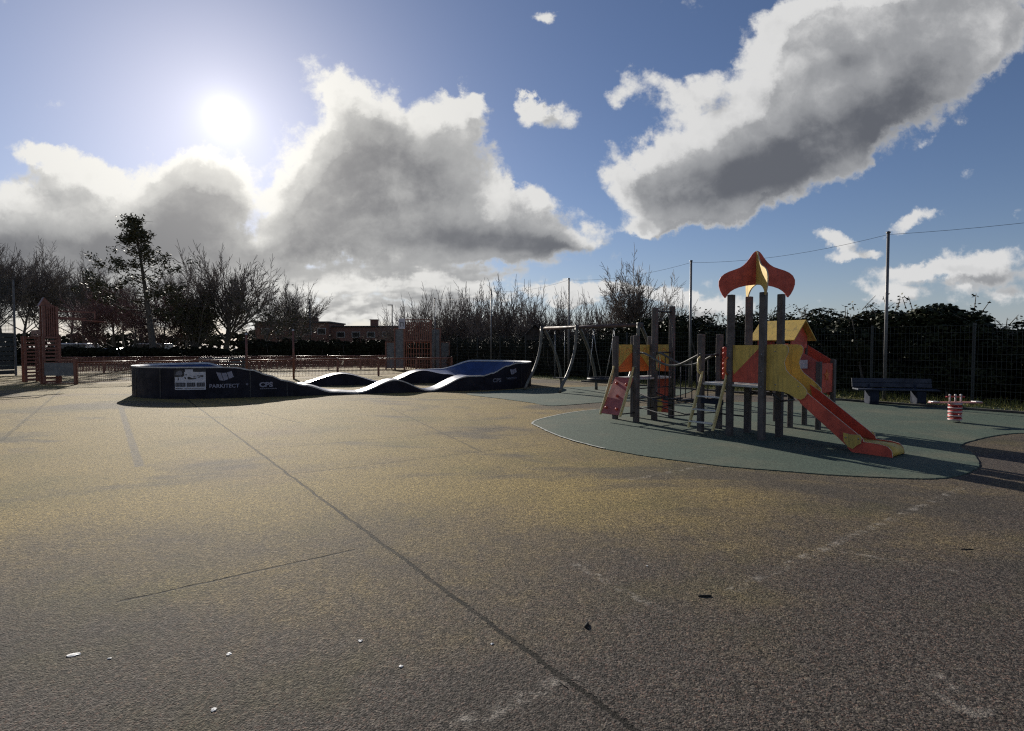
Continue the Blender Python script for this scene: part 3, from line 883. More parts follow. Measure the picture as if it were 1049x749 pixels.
# decks
def deck(x0, x1, y0, y1, z=DK):
    mb = MB(); mb.box(((x0 + x1) / 2, (y0 + y1) / 2, z - 0.02), (x1 - x0, y1 - y0, 0.04))
    return mb.build('deck', M['deck'], ps, bevel=0.006)
e = 0.03
deck(-e, U + e, -e, U - .002); deck(-e, U + e, U + .002, 2 * U + e)
deck(.05 - e, .05 + U - .002, 2.85 - e, 3.46 + e); deck(.05 + U + .002, .05 + 2 * U + e, 2.85 - e, 3.46 + e)
deck(1.93, 2.57, .44, 1.09, 0.92)
# panels: a vertical board between two points
def panel(p, q, z0, z1, parts, t=0.02, off=0.0, inset=0.06, name='panel'):
    p, q = Vector((*p, 0)), Vector((*q, 0))
    d = (q - p); L = d.length; d.normalize(); nn = Vector((-d.y, d.x, 0))
    p = p + d * inset; L -= 2 * inset
    mb = MB(); ms = []
    for poly, mname in parts:
        if mname not in ms: ms.append(mname)
        mb.mi = ms.index(mname)
        mb.prism([(u * L, z0 + v * (z1 - z0)) for u, v in poly], lambda u, v, w: p + d * u + nn * (w + off) + Vector((0, 0, v)), t)
    return mb.build(name, [M[k] for k in ms], ps, fix=True)
full = [(0, 0), (1, 0), (1, 1), (0, 1)]
# I-K side, seen from the front left: yellow upper left, red lower right
panel(I_, K_, 0.99, 1.66, [([(0, .34), (.04, .2), (1, .93), (1, 1), (0, 1)], 'yellow'), ([(0, 0), (1, 0), (1, .925), (.04, .195), (0, .33)], 'red')], inset=0.055)
panel(J_, H_, 0.99, 1.62, [(full, 'red')])
panel(J_, L_, 1.0, 1.62, [([(0, 0), (.25, 0), (.25, 1), (0, 1)], 'yellow')])
# platform one
tri = [([(0, 0), (1, 0), (1, .72), (.8, .62), (.0, .12)], 'orange'), ([(0, .125), (.8, .625), (1, .725), (1, 1), (0, 1)], 'yellow')]
tri2 = [([(0, 0), (1, 0), (1, .12), (.15, .75), (0, .62)], 'orange'), ([(0, .625), (.15, .755), (1, .125), (1, 1), (0, 1)], 'yellow')]
for (p, q, t_) in ((A_, F_, tri), (F_, E_, tri2), (E_, D_, tri2)):
    panel(p, q, 1.06, 1.68, t_, inset=0.055)
    # engraved lines of the panel picture
# lower activity panel D-E
panel(E_, D_, 0.10, 0.90, [([(0, 0), (.55, 0), (.66, .2), (.5, .45), (.2, .55), (0, .5)], 'yellow'), ([(.56, 0), (1, 0), (1, 1), (0, 1), (0, .505), (.2, .555), (.505, .455), (.665, .2)], 'red')], inset=0.055)
# short grooves drawn on the yellow panels
for (p, q) in ((A_, F_), (F_, E_), (E_, D_)):
    pv, qv = Vector((*p, 0)), Vector((*q, 0)); d = (qv - pv).normalized(); nn = Vector((-d.y, d.x, 0))
    for (u0, v0, u1, v1) in ((.12, 1.40, .12, 1.56), (.2, 1.44, .2, 1.6), (.33, 1.5, .38, 1.6), (.4, 1.6, .48, 1.52)):
        mb = MB()
        a = pv + d * u0 + Vector((0, 0, v0)); b_ = pv + d * u1 + Vector((0, 0, v1))
        k = (b_ - a).normalized(); mb.bar(a, b_, 0.025, 0.012, up=d)
        mb.build('panel_groove', M['orange'], ps)
# climbing ramp on the A-B side
def ramp_pt(u, s, w=0.0):   # u across (A-B), s down the slope 0..1
    x = .05 - .035 - .45 * s; z = DK - .78 * s
    return Vector((x - .87 * w, 2.90 + .52 * u, z - 0.0 - .5 * -w))
mb = MB(); mb.prism([(0, 0), (1, 0), (1, 1), (0, 1)], lambda u, v, w: ramp_pt(u, v, w), 0.022)
rp = mb.build('climbing_ramp', M['pink'], ps, fix=True)
for (u, v) in ((.75, .18), (.2, .2), (.45, .52), (.8, .85), (.22, .86)):
    mb = MB(); c = ramp_pt(u, v, 0.03); mb.ball(c, 0.034, 10)
    mb.build('climbing_hold', M['red'], rp, smooth=True)
def stringer(y, x0, z0, x1, z1, m, parent, w=0.03, d=0.075):
    """curved side rail from (x0,z0) top to (x1,z1) bottom in the x-z plane"""
    mb = MB()
    n = 12; up, lo = [], []
    for i in range(n + 1):
        t = i / n
        bow = 0.05 * math.sin(t * PI) * (1 - t)
        x = x0 + (x1 - x0) * (t ** 1.12) + bow * 0; z = z0 + (z1 - z0) * t
        ww = d * (0.45 + 0.55 * sm(0, .35, t)) * (1 - 0.25 * sm(.9, 1, t))
        up.append((x - ww / 2, z)); lo.append((x + ww / 2, z))
    mb.prism(up + lo[::-1], lambda u, v, w_: Vector((u, y + w_, v)), w)
    return mb.build('side_rail', m, parent, fix=True, bevel=0.006)
for y in (2.87, 3.44): stringer(y, -.025, 1.2, -.45, .14, M['cream'], rp)
mb = MB(); mb.tube([(-.40, 2.86, .2), (.05, 2.86, .2)], 0.014, 8); mb.build('support_bar', M['darksteel'], rp, smooth=True)
# entry ladder on the G-I side
ld = bpy.data.objects.new('ladder', None); link(ld); ld.parent = ps
for y in (U + .05, 2 * U - .05): stringer(y, -.03, 1.17, -.46, .12, M['cream'], ld)
for i, z in enumerate((0.24, 0.46, 0.70)):
    t = (0.95 - z) / .8
    mb = MB(); mb.box((-.06 - .40 * t, 1.5 * U, z), (0.11, U - .13, 0.022)); mb.build('step', M['deck'], ld, bevel=0.004)
mb = MB(); mb.box((-.10, 1.5 * U, .61), (0.02, U - .14, .1)); mb.build('riser', M['benchleg'], ld, bevel=0.004)
# hand grips
def grip(x, y, z, m, dx=-.07):
    mb = MB(); mb.tube([(x, y, z), (x + dx, y, z + .05), (x + dx * 1.1, y, z + .16), (x + dx, y, z + .27), (x, y, z + .32)], 0.017, 8)
    mb.build('hand_grip', m, ps, smooth=True)
grip(-.06, U + .02, 1.12, M['orange']); grip(-.06, 2 * U - .02, 1.12, M['cream']); grip(.05 + U + .0, 2.79, 1.12, M['cream'], .0)
mb = MB(); mb.tube([(.05 + U + .02, 2.78, 1.1), (.05 + U - .0, 2.72, 1.16), (.05 + U, 2.70, 1.3), (.05 + U, 2.72, 1.42), (.05 + U + .02, 2.78, 1.48)], .02, 8); mb.build('hand_grip', M['cream'], ps, smooth=True)
grip(U - .02, 2 * U + .06, 1.12, M['cream'], 0.08)
# rails of the lower deck
mb = MB(); mb.tube([(.04, 2 * U, 1.47), (U - .04, 2 * U, 1.47)], 0.017, 8); mb.build('rail', M['darksteel'], ps, smooth=True)
mb = MB(); mb.tube([(U, U + .04, .3), (U, 2 * U - .04, .3)], .015, 8); mb.build('rung', M['darksteel'], ps, smooth=True)
# bead play panel (red balls on rods) on H-J side
mb = MB()
for z in (1.1, 1.2, 1.3, 1.4, 1.5, 1.6):
    mb.ball((U - .1, 2 * U - .17, z), .035, 8)
mb.build('play_beads', M['red'], ps, smooth=True)
# top bar and bent climbing pole between C and D
mb = MB(); mb.tube([(.05 + U, 2.85, 2.42), (.05 + 2 * U, 2.85, 2.42)], 0.022, 8); mb.build('top_bar', M['darksteel'], ps, smooth=True)
mb = MB(); mb.tube([(.05 + U + .42, 2.85, 2.42), (.05 + U + .46, 2.82, 2.3), (.05 + U + .48, 2.74, 2.05), (.05 + U + .48, 2.72, 1.6), (.05 + U + .48, 2.72, .02)], 0.018, 8); mb.build('climbing_pole', M['darksteel'], ps, smooth=True)
# rungs below the first platform
for (p, q) in ((C_, D_), (B_, C_), (E_, D_)):
    for z in (.28, .5, .72):
        if (p, q) == (E_, D_): continue
        mb = MB(); mb.tube([(p[0], p[1], z), (q[0], q[1], z)], 0.014, 6); mb.build('rung', M['darksteel'], ps, smooth=True)
mb = MB(); mb.tube([(.05 + U, 2.85, 1.5), (.05 + 2 * U, 2.85, 1.5)], 0.02, 8); mb.build('rail', M['darksteel'], ps, smooth=True)
# hanging bridge between the platforms: curved hand pipes, hangers and treads
br = bpy.data.objects.new('hanging_bridge', None); link(br); br.parent = ps
for x in (.12, .05 + U):
    pts = []
    for i in range(13):
        t = i / 12; y = 1.24 + (2.83 - 1.24) * t
        pts.append((x, y, 1.50 - .26 * math.sin(PI * min(1, t * 1.05)) ** 1.5))
    mb = MB(); mb.tube(pts, 0.024, 8); mb.build('hand_pipe', M['swingtube'], br, smooth=True)
    mb = MB()
    for i in (2, 4, 6, 8, 10):
        p = pts[i]; mb.tube([p, (x, p[1], .55)], 0.011, 6)
    mb.build('hanger', M['rope'], br, smooth=True)
    mb = MB(); mb.tube([(x, 1.24, .62), (x, 1.7, .5), (x, 2.05, .47), (x, 2.4, .5), (x, 2.83, .62)], .014, 6); mb.tube([(x, 1.24, .32), (x, 2.05, .2), (x, 2.83, .32)], .012, 6)
    mb.build('rope', M['rope'], br, smooth=True)
for i in range(4):
    y = 1.5 + i * .33
    mb = MB(); mb.box((.4, y, .53), (.5, .14, .03)); mb.build('tread', M['black'], br, bevel=.005)
# onion roof: two crossing shaped boards over the diagonals
half_out = [(0.0, 3.365), (.02, 3.36), (.055, 3.335), (.09, 3.29), (.13, 3.225), (.18, 3.16), (.23, 3.11), (.29, 3.07), (.38, 3.035), (.48, 3.0), (.56, 2.96), (.62, 2.905), (.655, 2.83), (.655, 2.75), (.63, 2.66), (.59, 2.58), (.545, 2.52)]
half_in = [(.525, 2.53), (.50, 2.58), (.45, 2.635), (.38, 2.68), (.29, 2.715), (.18, 2.74), (.08, 2.752), (0.0, 2.755)]
cx, cy = U / 2, U / 2
d1 = Vector((1, -1, 0)).normalized()     # I-L diagonal
d2 = Vector((-1, -1, 0)).normalized()    # J-K diagonal
def roofboard(d, sgn, m, t=.022):
    mb = MB(); nn = Vector((-d.y, d.x, 0))
    poly = [(max(r, .013), z) for r, z in half_out] + [(max(r, .013), z) for r, z in half_in]
    poly = poly[1:-1] if False else poly
    mb.prism(poly, lambda u, v, w: Vector((cx, cy, 0)) + d * (sgn * u) + nn * w + Vector((0, 0, v)), t, 1)
    return mb.build('roof_board', [m, M['edge'] if m is M['yellow'] else m], ps, fix=True)
for sgn in (1, -1):
    roofboard(d1, sgn, M['red']); roofboard(d2, sgn, M['yellow'])
# slide
sl = bpy.data.objects.new('slide', None); link(sl); sl.parent = ps
bed = [(0.02, .955), (-.15, .955), (-.3, .93), (-.42, .87), (-.55, .79), (-1.2, .275), (-1.35, .195), (-1.48, .165), (-1.7, .16), (-1.84, .155), (-1.92, .13), (-1.965, .08), (-1.975, .02)]
xa, xb = .085, U - .085
mb = MB()
vs = []
for (y, z) in bed: vs += [(xa, y, z), (xb, y, z)]
mb.add(vs, [(2 * i, 2 * i + 2, 2 * i + 3, 2 * i + 1) for i in range(len(bed) - 1)])
mb.mi = 0
bo = mb.build('slide_bed', [M['redbright'], M['yellow']], sl, smooth=True, fix=True)
for i, pl in enumerate(bo.data.polygons):
    c = pl.center
    if c.y < -1.40 or c.y > -.42: pl.material_index = 1
md = bo.modifiers.new('solid', 'SOLIDIFY'); md.thickness = 0.02; md.offset = -1 if bo.data.polygons[3].normal.z > 0 else 1
yel = [(-.02, 1.67), (-.32, 1.675), (-.39, 1.66), (-.425, 1.61), (-.42, 1.53), (-.375, 1.43), (-.36, 1.36), (-.385, 1.25), (-.45, 1.17), (-.57, 1.08), (-.68, .985), (-.735, .92), (-.74, .85), (-.70, .785), (-.64, .755), (-.56, .775), (-.46, .83), (-.36, .865), (-.2, .875), (-.02, .875)]
redw = [(-.56, .985), (-.73, .875), (-1.5, .285), (-1.57, .225), (-1.585, .17), (-1.35, .16), (-1.33, .10), (-1.22, .2), (-.62, .70)]
endw = [(-1.36, .14), (-1.42, .185), (-1.80, .175), (-1.90, .155), (-1.955, .10), (-1.97, .0), (-1.42, 0.0), (-1.36, .06)]
plate = [(-1.30, .29), (-1.42, .275), (-1.53, .285), (-1.56, .25), (-1.55, .15), (-1.5, .12), (-1.44, .055), (-1.37, .08), (-1.31, .16)]
for x, sg_ in ((xa - .012, -1), (xb + .012, 1)):
    mk = lambda poly, nm, m, off, t: (lambda b__: (b__.prism(poly, lambda u, v, w: Vector((x + sg_ * off + w, u, v)), t, 1), b__.build(nm, [m, M['edge']], sl, fix=True)))(MB())
    mk(yel, 'side_panel', M['yellow'], .028, .02)
    mk(redw, 'side_wall', M['red'], .004, .022)
    mk(endw, 'end_panel', M['red'], .004, .022)
    mk(plate, 'joint_plate', M['yellow'], .027, .018)
    mb = MB()
    for (y, z) in ((-.2, 1.55), (-.6, .97), (-.22, .98), (-1.34, .22), (-1.52, .22)):
        mb.ball((x + sg_ * .04, y, z), .012, 6)
    mb.build('bolt', M['steel'], sl, smooth=True)
mb = MB(); mb.tube([(xa, -.10, .86), (xa, -.3, .70), (xb, -.3, .70), (xb, -.1, .86)], .018, 6); mb.tube([(U / 2, -1.5, .15), (U / 2, -1.5, 0)], .03, 8); mb.build('slide_support', M['darksteel'], sl, smooth=True)
mb = MB(); mb.box((U / 2, -.33, .885), (xb - xa, .02, .06)); mb.build('crossbar', M['black'], sl)
# bolts on the tower posts
for p in (K_, L_, I_, G_, B_, C_):
    for z in (.93, 1.2, 1.5):
        mb = MB(); mb.ball((p[0] - .052, p[1] - .01, z), .014, 6); mb.build('bolt', M['steel'], ps, smooth=True)
# link bridge to the little house
mb = MB()
for k in range(7):
    t = (k + .5) / 7
    x = U + .03 + (1.93 - U - .06) * t; y = .32 + .42 * t
    mb.box((x, y, .80 - .09 * math.sin(PI * t)), (.15, .44, .03))
mb.build('plank_bridge', M['post'], ps)
for dy, z in ((-.2, .74), (.2, .74), (-.26, 1.66)):
    mb = MB(); mb.tube([(U, .32 + dy, z), (1.95, .74 + dy, z)], .02 if z < 1 else .03, 8)
    mb.build('rail', M['darksteel'] if z < 1 else M['red'], ps, smooth=True)
# house: gable roof, ridge along y
ry0, ry1, rx, rz, ez = .30, 1.25, 2.2, 2.17, 1.76
hr = bpy.data.objects.new('house_roof', None); link(hr); hr.parent = ps
for sg_, nm in ((-1, 'roof_slope'), (1, 'roof_slope')):
    mb = MB()
    x1 = rx + sg_ * .47
    th = .022
    mb.prism([(ry0, 0), (ry1, 0), (ry1, 1), (ry0, 1)], lambda u, v, w: Vector((rx + sg_ * (.47 * v + .002) + sg_ * .5 * w, u, rz + (ez - rz) * v + .8 * w)), th)
    mb.build(nm, M['yellow'], hr, fix=True)
for y in (ry0 + .13, ry1 - .13):
    mb = MB(); mb.prism([(rx - .33, 1.60), (rx + .33, 1.60), (rx + .33, 1.85), (rx, 2.135), (rx - .33, 1.85)], lambda u, v, w: Vector((u, y + w, v)), .02); mb.build('gable', M['red'], hr, fix=True)
panel(N1, N3, .96, 1.62, [(full, 'pink')], inset=.05); panel(N3, N4, .96, 1.62, [(full, 'red')], inset=.05)
panel(N1, N2, 1.5, 1.62, [(full, 'red')], inset=.05)
# sloping guards and the star panel of the steps in front of the house
def guard(p, q, zt0, zt1, zb0, zb1, m):
    p, q = Vector((*p, 0)), Vector((*q, 0)); d = (q - p); L = d.length; d.normalize(); nn = Vector((-d.y, d.x, 0))
    mb = MB(); mb.prism([(.02, zb0), (L - .02, zb1), (L - .02, zt1), (.02, zt0)], lambda u, v, w: p + d * u + nn * w + Vector((0, 0, v)), .02)
    return mb.build('guard_panel', M[m], ps, fix=True)
guard(N1, Q1, 1.64, 1.34, .92, .62, 'pink'); guard(N2, Q2, 1.68, 1.36, .92, .62, 'red')
panel(Q1, Q2, .72, 1.30, [(full, 'red')], inset=.05)
mb = MB()
star = []
for i in range(10):
    a = PI / 2 + i * PI / 5; r = .13 if i % 2 == 0 else .055
    star.append((2.33 + r * math.cos(a), 1.06 + r * math.sin(a)))
mb.prism(star, lambda u, v, w: Vector((u, -.066 + w, v)), .008)
mb.build('star', M['orange'], ps, fix=True)
mb = MB(); mb.prism([(0, 0), (.15, 0), (.15, .17), (0, .17)], lambda u, v, w: Vector((1.93 + w - .0, .28 - u, 1.2 + v)), .006); mb.build('info_plate', M['white'], ps, fix=True)
for k in range(3):
    mb = MB(); mb.box((2.33, .36 - k * .15, .78 - k * .2), (.52, .14, .03)); mb.build('step', M['post'], ps)

# ------------------------------------------------------------------ swing set
sw = thing('swing_set', 'swing set with bowed grey tube legs and a long brown top beam', 'swing', (2.4, 19.9, 0.012))
SW0 = Vector((2.4, 19.9, .012))
f0, f1, f2 = Vector((1.2, 21.25, 0)), Vector((2.4, 19.95, 0)), Vector((4.2, 18.0, 0))
bd = (f2 - f0).normalized(); bn_ = Vector((-bd.y, bd.x, 0)); 
if bn_.y > 0: bn_ = -bn_            # towards the camera
BH = 2.34
def swl(v): return (v.x - SW0.x, v.y - SW0.y, v.z)
mb = MB(); mb.tube([swl(f0 - bd * .1 + Vector((0, 0, BH))), swl(f2 + bd * .1 + Vector((0, 0, BH)))], .06, 12); mb.build('beam', M['swingbeam'], sw, smooth=True)
for fr in (f0, f1, f2):
    for sgn in (1, -1):
        pts = []
        for i in range(17):
            t = i / 16
            z = (BH - .02) * (1 - t)
            off = .08 + 1.0 * (t ** 2.3 if sgn > 0 else 1 - (1 - t) ** 1.9)
            if t > .9 and sgn > 0: off -= .10 * (t - .9) / .1
            pts.append(swl(fr + bn_ * (sgn * off) + bd * (0.12 * sgn * 0) + Vector((0, 0, z))))
        mb = MB(); mb.tube(pts, .057, 10); mb.build('leg', M['swingtube'], sw, smooth=True)
    mb = MB(); c = fr + Vector((0, 0, BH)); mb.box(swl(c), (.2, .2, .16)); mb.build('bracket', M['darksteel'], sw, bevel=.02)
def chain(mb, a, b_):
    mb.tube([swl(a), swl(b_)], .011, 6)
def seat_swing(t0):
    c = f0 + (f1 - f0) * t0
    l, r = c - bd * .24, c + bd * .24
    st = bpy.data.objects.new('swing_seat', None); link(st); st.parent = sw
    mb = MB(); mb.bar(swl(l + Vector((0, 0, .45))), swl(r + Vector((0, 0, .45))), .18, .04); mb.build('seat', M['black'], st, bevel=.01)
    for p in (l, r):
        mb = MB(); chain(mb, p + Vector((0, 0, BH - .05)), p + Vector((0, 0, .46))); mb.build('chain', M['steel'], st, smooth=True)
seat_swing(.5)
# nest swing between the second and third frame
ns = bpy.data.objects.new('nest_seat', None); link(ns); ns.parent = sw
c = f1 + (f2 - f1) * .44
mb = MB(); ring = [swl(c + bd * (.52 * math.cos(a)) + bn_ * (.52 * math.sin(a)) + Vector((0, 0, .5))) for a in [2 * PI * k / 24 for k in range(25)]]
mb.tube(ring, .055, 8, cap=False); mb.build('nest_rim', M['black'], ns, smooth=True)
mb = MB()
for k in range(-4, 5):
    h = math.sqrt(max(0, .52 ** 2 - (k * .11) ** 2))
    for ax, bx in ((bd, bn_), (bn_, bd)):
        p0 = c + ax * (k * .11) - bx * h; p1 = c + ax * (k * .11) + bx * h
        mb.tube([swl(p0 + Vector((0, 0, .49))), swl(c + ax * (k * .11) + Vector((0, 0, .40))), swl(p1 + Vector((0, 0, .49)))], .012, 5)
mb.build('nest_net', M['rope'], ns, smooth=True)
for sx in (-1, 1):
    for sy in (-1, 1):
        top = c + bd * (.45 * sx) + Vector((0, 0, BH - .05)); mid = c + bd * (.42 * sx) + bn_ * (.1 * sy) + Vector((0, 0, 1.6)); bot = c + bd * (.37 * sx) + bn_ * (.37 * sy) + Vector((0, 0, .52))
        mb = MB(); mb.tube([swl(top), swl(mid), swl(bot)], .012, 6); mb.build('chain', M['steel'], ns, smooth=True)

# ------------------------------------------------------------------ spring rocker
sp0 = G(978, 433)
sr = thing('spring_rocker', 'small seesaw board on a red and white coil spring with white handles', 'spring rocker', (sp0.x, sp0.y, .012))
mb = MB()
pts = []
for i in range(97):
    a = 2 * PI * i / 16; pts.append((.105 * math.cos(a), .105 * math.sin(a), .03 + .37 * i / 96))
mb.tube(pts, .022, 8); mb.build('spring', M['springred'], sr, smooth=True)
mb = MB()
for i in range(5):
    z = .05 + i * .085
    mb.lathe([(z, .08), (z - .01, .10), (z, .13), (z + .018, .13), (z + .028, .10), (z + .018, .08)], 0, 0, 16)
mb.build('spring_ring', M['springwhite'], sr, smooth=True)
mb = MB(); mb.prism([(-.56, -.05), (-.5, -.08), (.5, -.08), (.56, -.05), (.56, .05), (.5, .08), (-.5, .08), (-.56, .05)], lambda u, v, w: Vector((u, v, .425 + w)), .025); mb.build('board', M['springpink'], sr, fix=True, bevel=.008)
for s_ in (-1, 1):
    mb = MB(); mb.box((s_ * .46, 0, .447), (.14, .14, .016)); mb.build('seat', M['springwhite'], sr, bevel=.008)
for s_ in (-.12, 0, .12):
    mb = MB(); mb.tube([(s_, .0, .43), (s_, 0, .58)], .016, 8); mb.ball((s_, 0, .585), .024, 8); mb.build('handle', M['springwhite'], sr, smooth=True)
mb = MB(); mb.tube([(-.2, 0, .55), (.2, 0, .55)], .014, 8); mb.build('handle_bar', M['springred'], sr, smooth=True)

# ------------------------------------------------------------------ bench
b0 = Vector((10.85, 15.45, 0.0))
be = thing('park_bench', 'dark blue park bench with wide backboard on two block legs beside the grass', 'bench', tuple(b0), R(-14))
for k, z in enumerate((.47, .60)):
    mb = MB(); mb.box((0, .26 + k * .03, z + .065), (2.02, .04, .125), Matrix.Rotation(R(-10), 3, 'X')); mb.build('backboard', M['benchblue'], be, bevel=.01)
for y in (-.16, 0.0, .16):
    mb = MB(); mb.box((0, y, .43), (2.02, .14, .045)); mb.build('seat_board', M['benchblue'], be, bevel=.01)
for x in (-.58, .58):
    mb = MB(); mb.prism([(-.17, 0), (.2, 0), (.24, .1), (.22, .405), (-.2, .405), (-.21, .1)], lambda u, v, w: Vector((x + w, u, v)), .24); mb.build('leg', M['benchleg'], be, fix=True, bevel=.03)
    mb = MB(); mb.bar((x, .2, .38), (x, .33, .72), .06, .05); mb.build('back_bracket', M['benchleg'], be, bevel=.01)
# boulder-like stop and low white marker near the verge
mk = G(861, 402)
tm = MB(); tm.lathe([(0, .03), (.1, .03), (.11, .05), (.16, .05), (.18, .03), (.185, 0.001)], 0, 0, 10)
o = tm.build('marker_post', M['springwhite'], smooth=True); o.location = (mk.x, mk.y, 0); tag(o, 'tiny white marker stub in the grass left of the blue bench', 'marker')

# ------------------------------------------------------------------ ball net poles and top wire
names = ['nearest tall net pole, right behind the blue bench', 'tall net pole between the two playing platforms', 'tall net pole rising above the swing beam', 'tall net pole behind the right end of the pump track', 'tall net pole farthest along the line, above the humps']
PT = [0.0, 6.85, 14.0, 20.9, 27.9, 34.9]
for i, t in enumerate(PT[:5]):
    p = FL(t)
    o = thing('net_pole', names[i], 'pole', (p.x, p.y, 0), 0, 'tall net poles along the fence')
    mb = MB(); mb.tube([(0, 0, 0), (0, 0, 5.04)], [.052, .042], 10); mb.build('shaft', M['netpole'], o, smooth=True)
    mb = MB(); mb.lathe([(5.04, .06), (5.08, .06), (5.10, .01)], 0, 0, 10); mb.build('cap', M['darksteel'], o, smooth=True)
mb = MB()
full_t = [-9.0] + PT[:5]
for a, b_ in zip(full_t, full_t[1:]):
    pts = []
    for i in range(13):
        u = i / 12; p = FL(a + (b_ - a) * u)
        pts.append((p.x, p.y, 5.0 - .22 * 4 * u * (1 - u)))
    mb.tube(pts, .005, 4)
o = mb.build('net_wire', M['darksteel']); tag(o, 'thin sagging wire strung between the tops of the tall net poles', 'wire')

# ------------------------------------------------------------------ mesh fence along the verge
mfence = thing('mesh_fence', 'dark green wire mesh fence on posts in front of the ivy hedge', 'fence', (FB.x, FB.y, 0), math.atan2(FD.y, FD.x))
bay = 2.5; FO = -0.35
def mesh_panel(L, H, z0=.04, dx=.1, dz=.2, r=.006):
    mb = MB()
    k = int(L / dx)
    for i in range(k + 1): mb.box((i * L / k, 0, z0 + H / 2), (r, r, H))
    kz = int(H / dz)
    for i in range(kz + 1): mb.box((L / 2, -.008, z0 + i * H / kz), (L, r * 1.3, r * 1.3))
    return mb
pm = mesh_panel(bay, 2.2).mesh('mesh_panel', M['meshwire'])
pp = MB(); pp.box((0, 0, 1.15), (.07, .05, 2.3)); ppm = pp.mesh('fence_post', M['fencepost'])
for i in range(-5, 13):
    o = link(bpy.data.objects.new('mesh_panel', pm)); o.parent = mfence; o.location = (i * bay + .5, FO, 0)
    o = link(bpy.data.objects.new('fence_post', ppm)); o.parent = mfence; o.location = (i * bay + .5, FO - .035, 0)

# ------------------------------------------------------------------ vegetation
class Tree:
    def __init__(s, seed):
        s.r = random.Random(seed); s.limb = MB(); s.tw = MB(); s.tips = []
    def rdir(s, d, ang):
        d = d.normalized(); o = d.orthogonal().normalized()
        o = Matrix.Rotation(s.r.uniform(0, 2 * PI), 3, d) @ o
        return (d * math.cos(ang) + o * math.sin(ang)).normalized()
    def grow(s, p, d, L, r, lvl, P):
        rr = s.r
        n = P['seg'][min(lvl, len(P['seg']) - 1)]
        pts, rs, ds = [p.copy()], [r], [d.copy()]
        taper = P.get('taper', .35)
        q = p.copy()
        for i in range(n):
            w = P['wob']
            d = (d + Vector((rr.gauss(0, w), rr.gauss(0, w), rr.gauss(0, w) + P['up'][min(lvl, len(P['up']) - 1)]))).normalized()
            q = q + d * (L / n)
            pts.append(q.copy()); ds.append(d.copy()); rs.append(max(r * (1 - (1 - taper) * (i + 1) / n), P['rmin']))
        if lvl >= P['depth']: rs[-1] = P['rmin'] * .6
        mb = s.limb if lvl <= P.get('limb_lvl', 1) else s.tw
        mb.tube(pts, rs, 7 if lvl == 0 else (5 if lvl == 1 else 3), cap=False)
        if lvl >= P['depth']:
            s.tips.append((q.copy(), d.copy())); return
        k = P['kids'][lvl]; k = int(k) + (1 if rr.random() < k % 1 else 0)
        st = P['start'][lvl]
        for j in range(k):
            t = st + (1 - st) * (j + rr.random()) / k
            i = min(int(t * n), n - 1); f = t * n - i
            pos = pts[i].lerp(pts[i + 1], f); rad = rs[i] + (rs[i + 1] - rs[i]) * f
            a0, a1 = P['ang'][lvl]
            nd = s.rdir(ds[i], R(rr.uniform(a0, a1)))
            ln = L * P['len'][lvl] * rr.uniform(.65, 1.2) * (1 - P.get('fall', .45) * (t - st) / (1 - st + 1e-6))
            s.grow(pos, nd, ln, max(rad * P['rad'][lvl], P['rmin']), lvl + 1, P)
        # leader continues
        if P.get('leader', True):
            s.grow(q, ds[-1], L * .55, rs[-1], lvl + 1, P)
    def meshes(s, tm, nm):
        return (s.limb.mesh('trunk', tm, True), s.tw.mesh('crown', nm))

def plant_tree(meshes, x, y, h, hm, rz, name, label, cat, group=None, sxy=1.0, extra=None):
    o = thing(name, label, cat, (x, y, -0.03), rz, group)
    k = h / hm
    o.scale = (k * sxy, k * sxy, k)
    for nm, me in zip(('trunk', 'crown', 'foliage'), meshes):
        c = link(bpy.data.objects.new(nm, me)); c.parent = o
    return o

def height_of(ms):
    zs = sorted(v.co.z for v in ms[1].vertices)
    return zs[int(len(zs) * .985)]

# tall row trees: bare, ascending
def make(seed, P, L, r, tm='bark', nm='twig', stems=1, spread=0):
    T = Tree(seed)
    for k in range(stems):
        d = Vector((0, 0, 1)) if stems == 1 else T.rdir(Vector((0, 0, 1)), R(T.r.uniform(spread * .2, spread)))
        p = Vector((T.r.gauss(0, .06 * stems ** .5), T.r.gauss(0, .06 * stems ** .5), 0)) if stems > 1 else Vector((0, 0, 0))
        T.grow(p, d, L * T.r.uniform(.75, 1.1) if stems > 1 else L, r, 0, P)
    ms = T.meshes(M[tm], M[nm])
    return ms, height_of(ms), T
ROW = dict(depth=4, seg=[8, 6, 5, 4, 3], kids=[13, 8, 6, 4], start=[.36, .25, .2, .15], ang=[(25, 60), (22, 55), (22, 55), (20, 60)], len=[.66, .55, .5, .6], rad=[.5, .55, .6, .7], up=[.02, .11, .09, .06, .04], wob=.09, rmin=.017, fall=.3, limb_lvl=1, taper=.3)
row_var = [make(100 + i, ROW, 7.5, .2) for i in range(3)]
FAN = dict(depth=4, seg=[5, 7, 6, 4, 3], kids=[15, 9, 7, 5], start=[.35, .25, .2, .2], ang=[(18, 60), (15, 40), (20, 45), (20, 50)], len=[1.15, .5, .5, .5], rad=[.5, .55, .6, .7], up=[.0, .05, .05, .05, .03], wob=.07, rmin=.014, limb_lvl=1, taper=.4, fall=.2)
fan_var = [make(200 + i, FAN, 3.4, .26) for i in range(2)]
SHR = dict(depth=3, seg=[6, 5, 4, 3], kids=[8, 6, 4], start=[.15, .15, .15], ang=[(12, 38), (15, 45), (20, 50)], len=[.6, .55, .5], rad=[.6, .65, .7], up=[.05, .08, .06, .04], wob=.08, rmin=.012, limb_lvl=0, taper=.35)
shr_var = [make(300 + i, SHR, 3.2, .045, stems=11, spread=28) for i in range(4)]
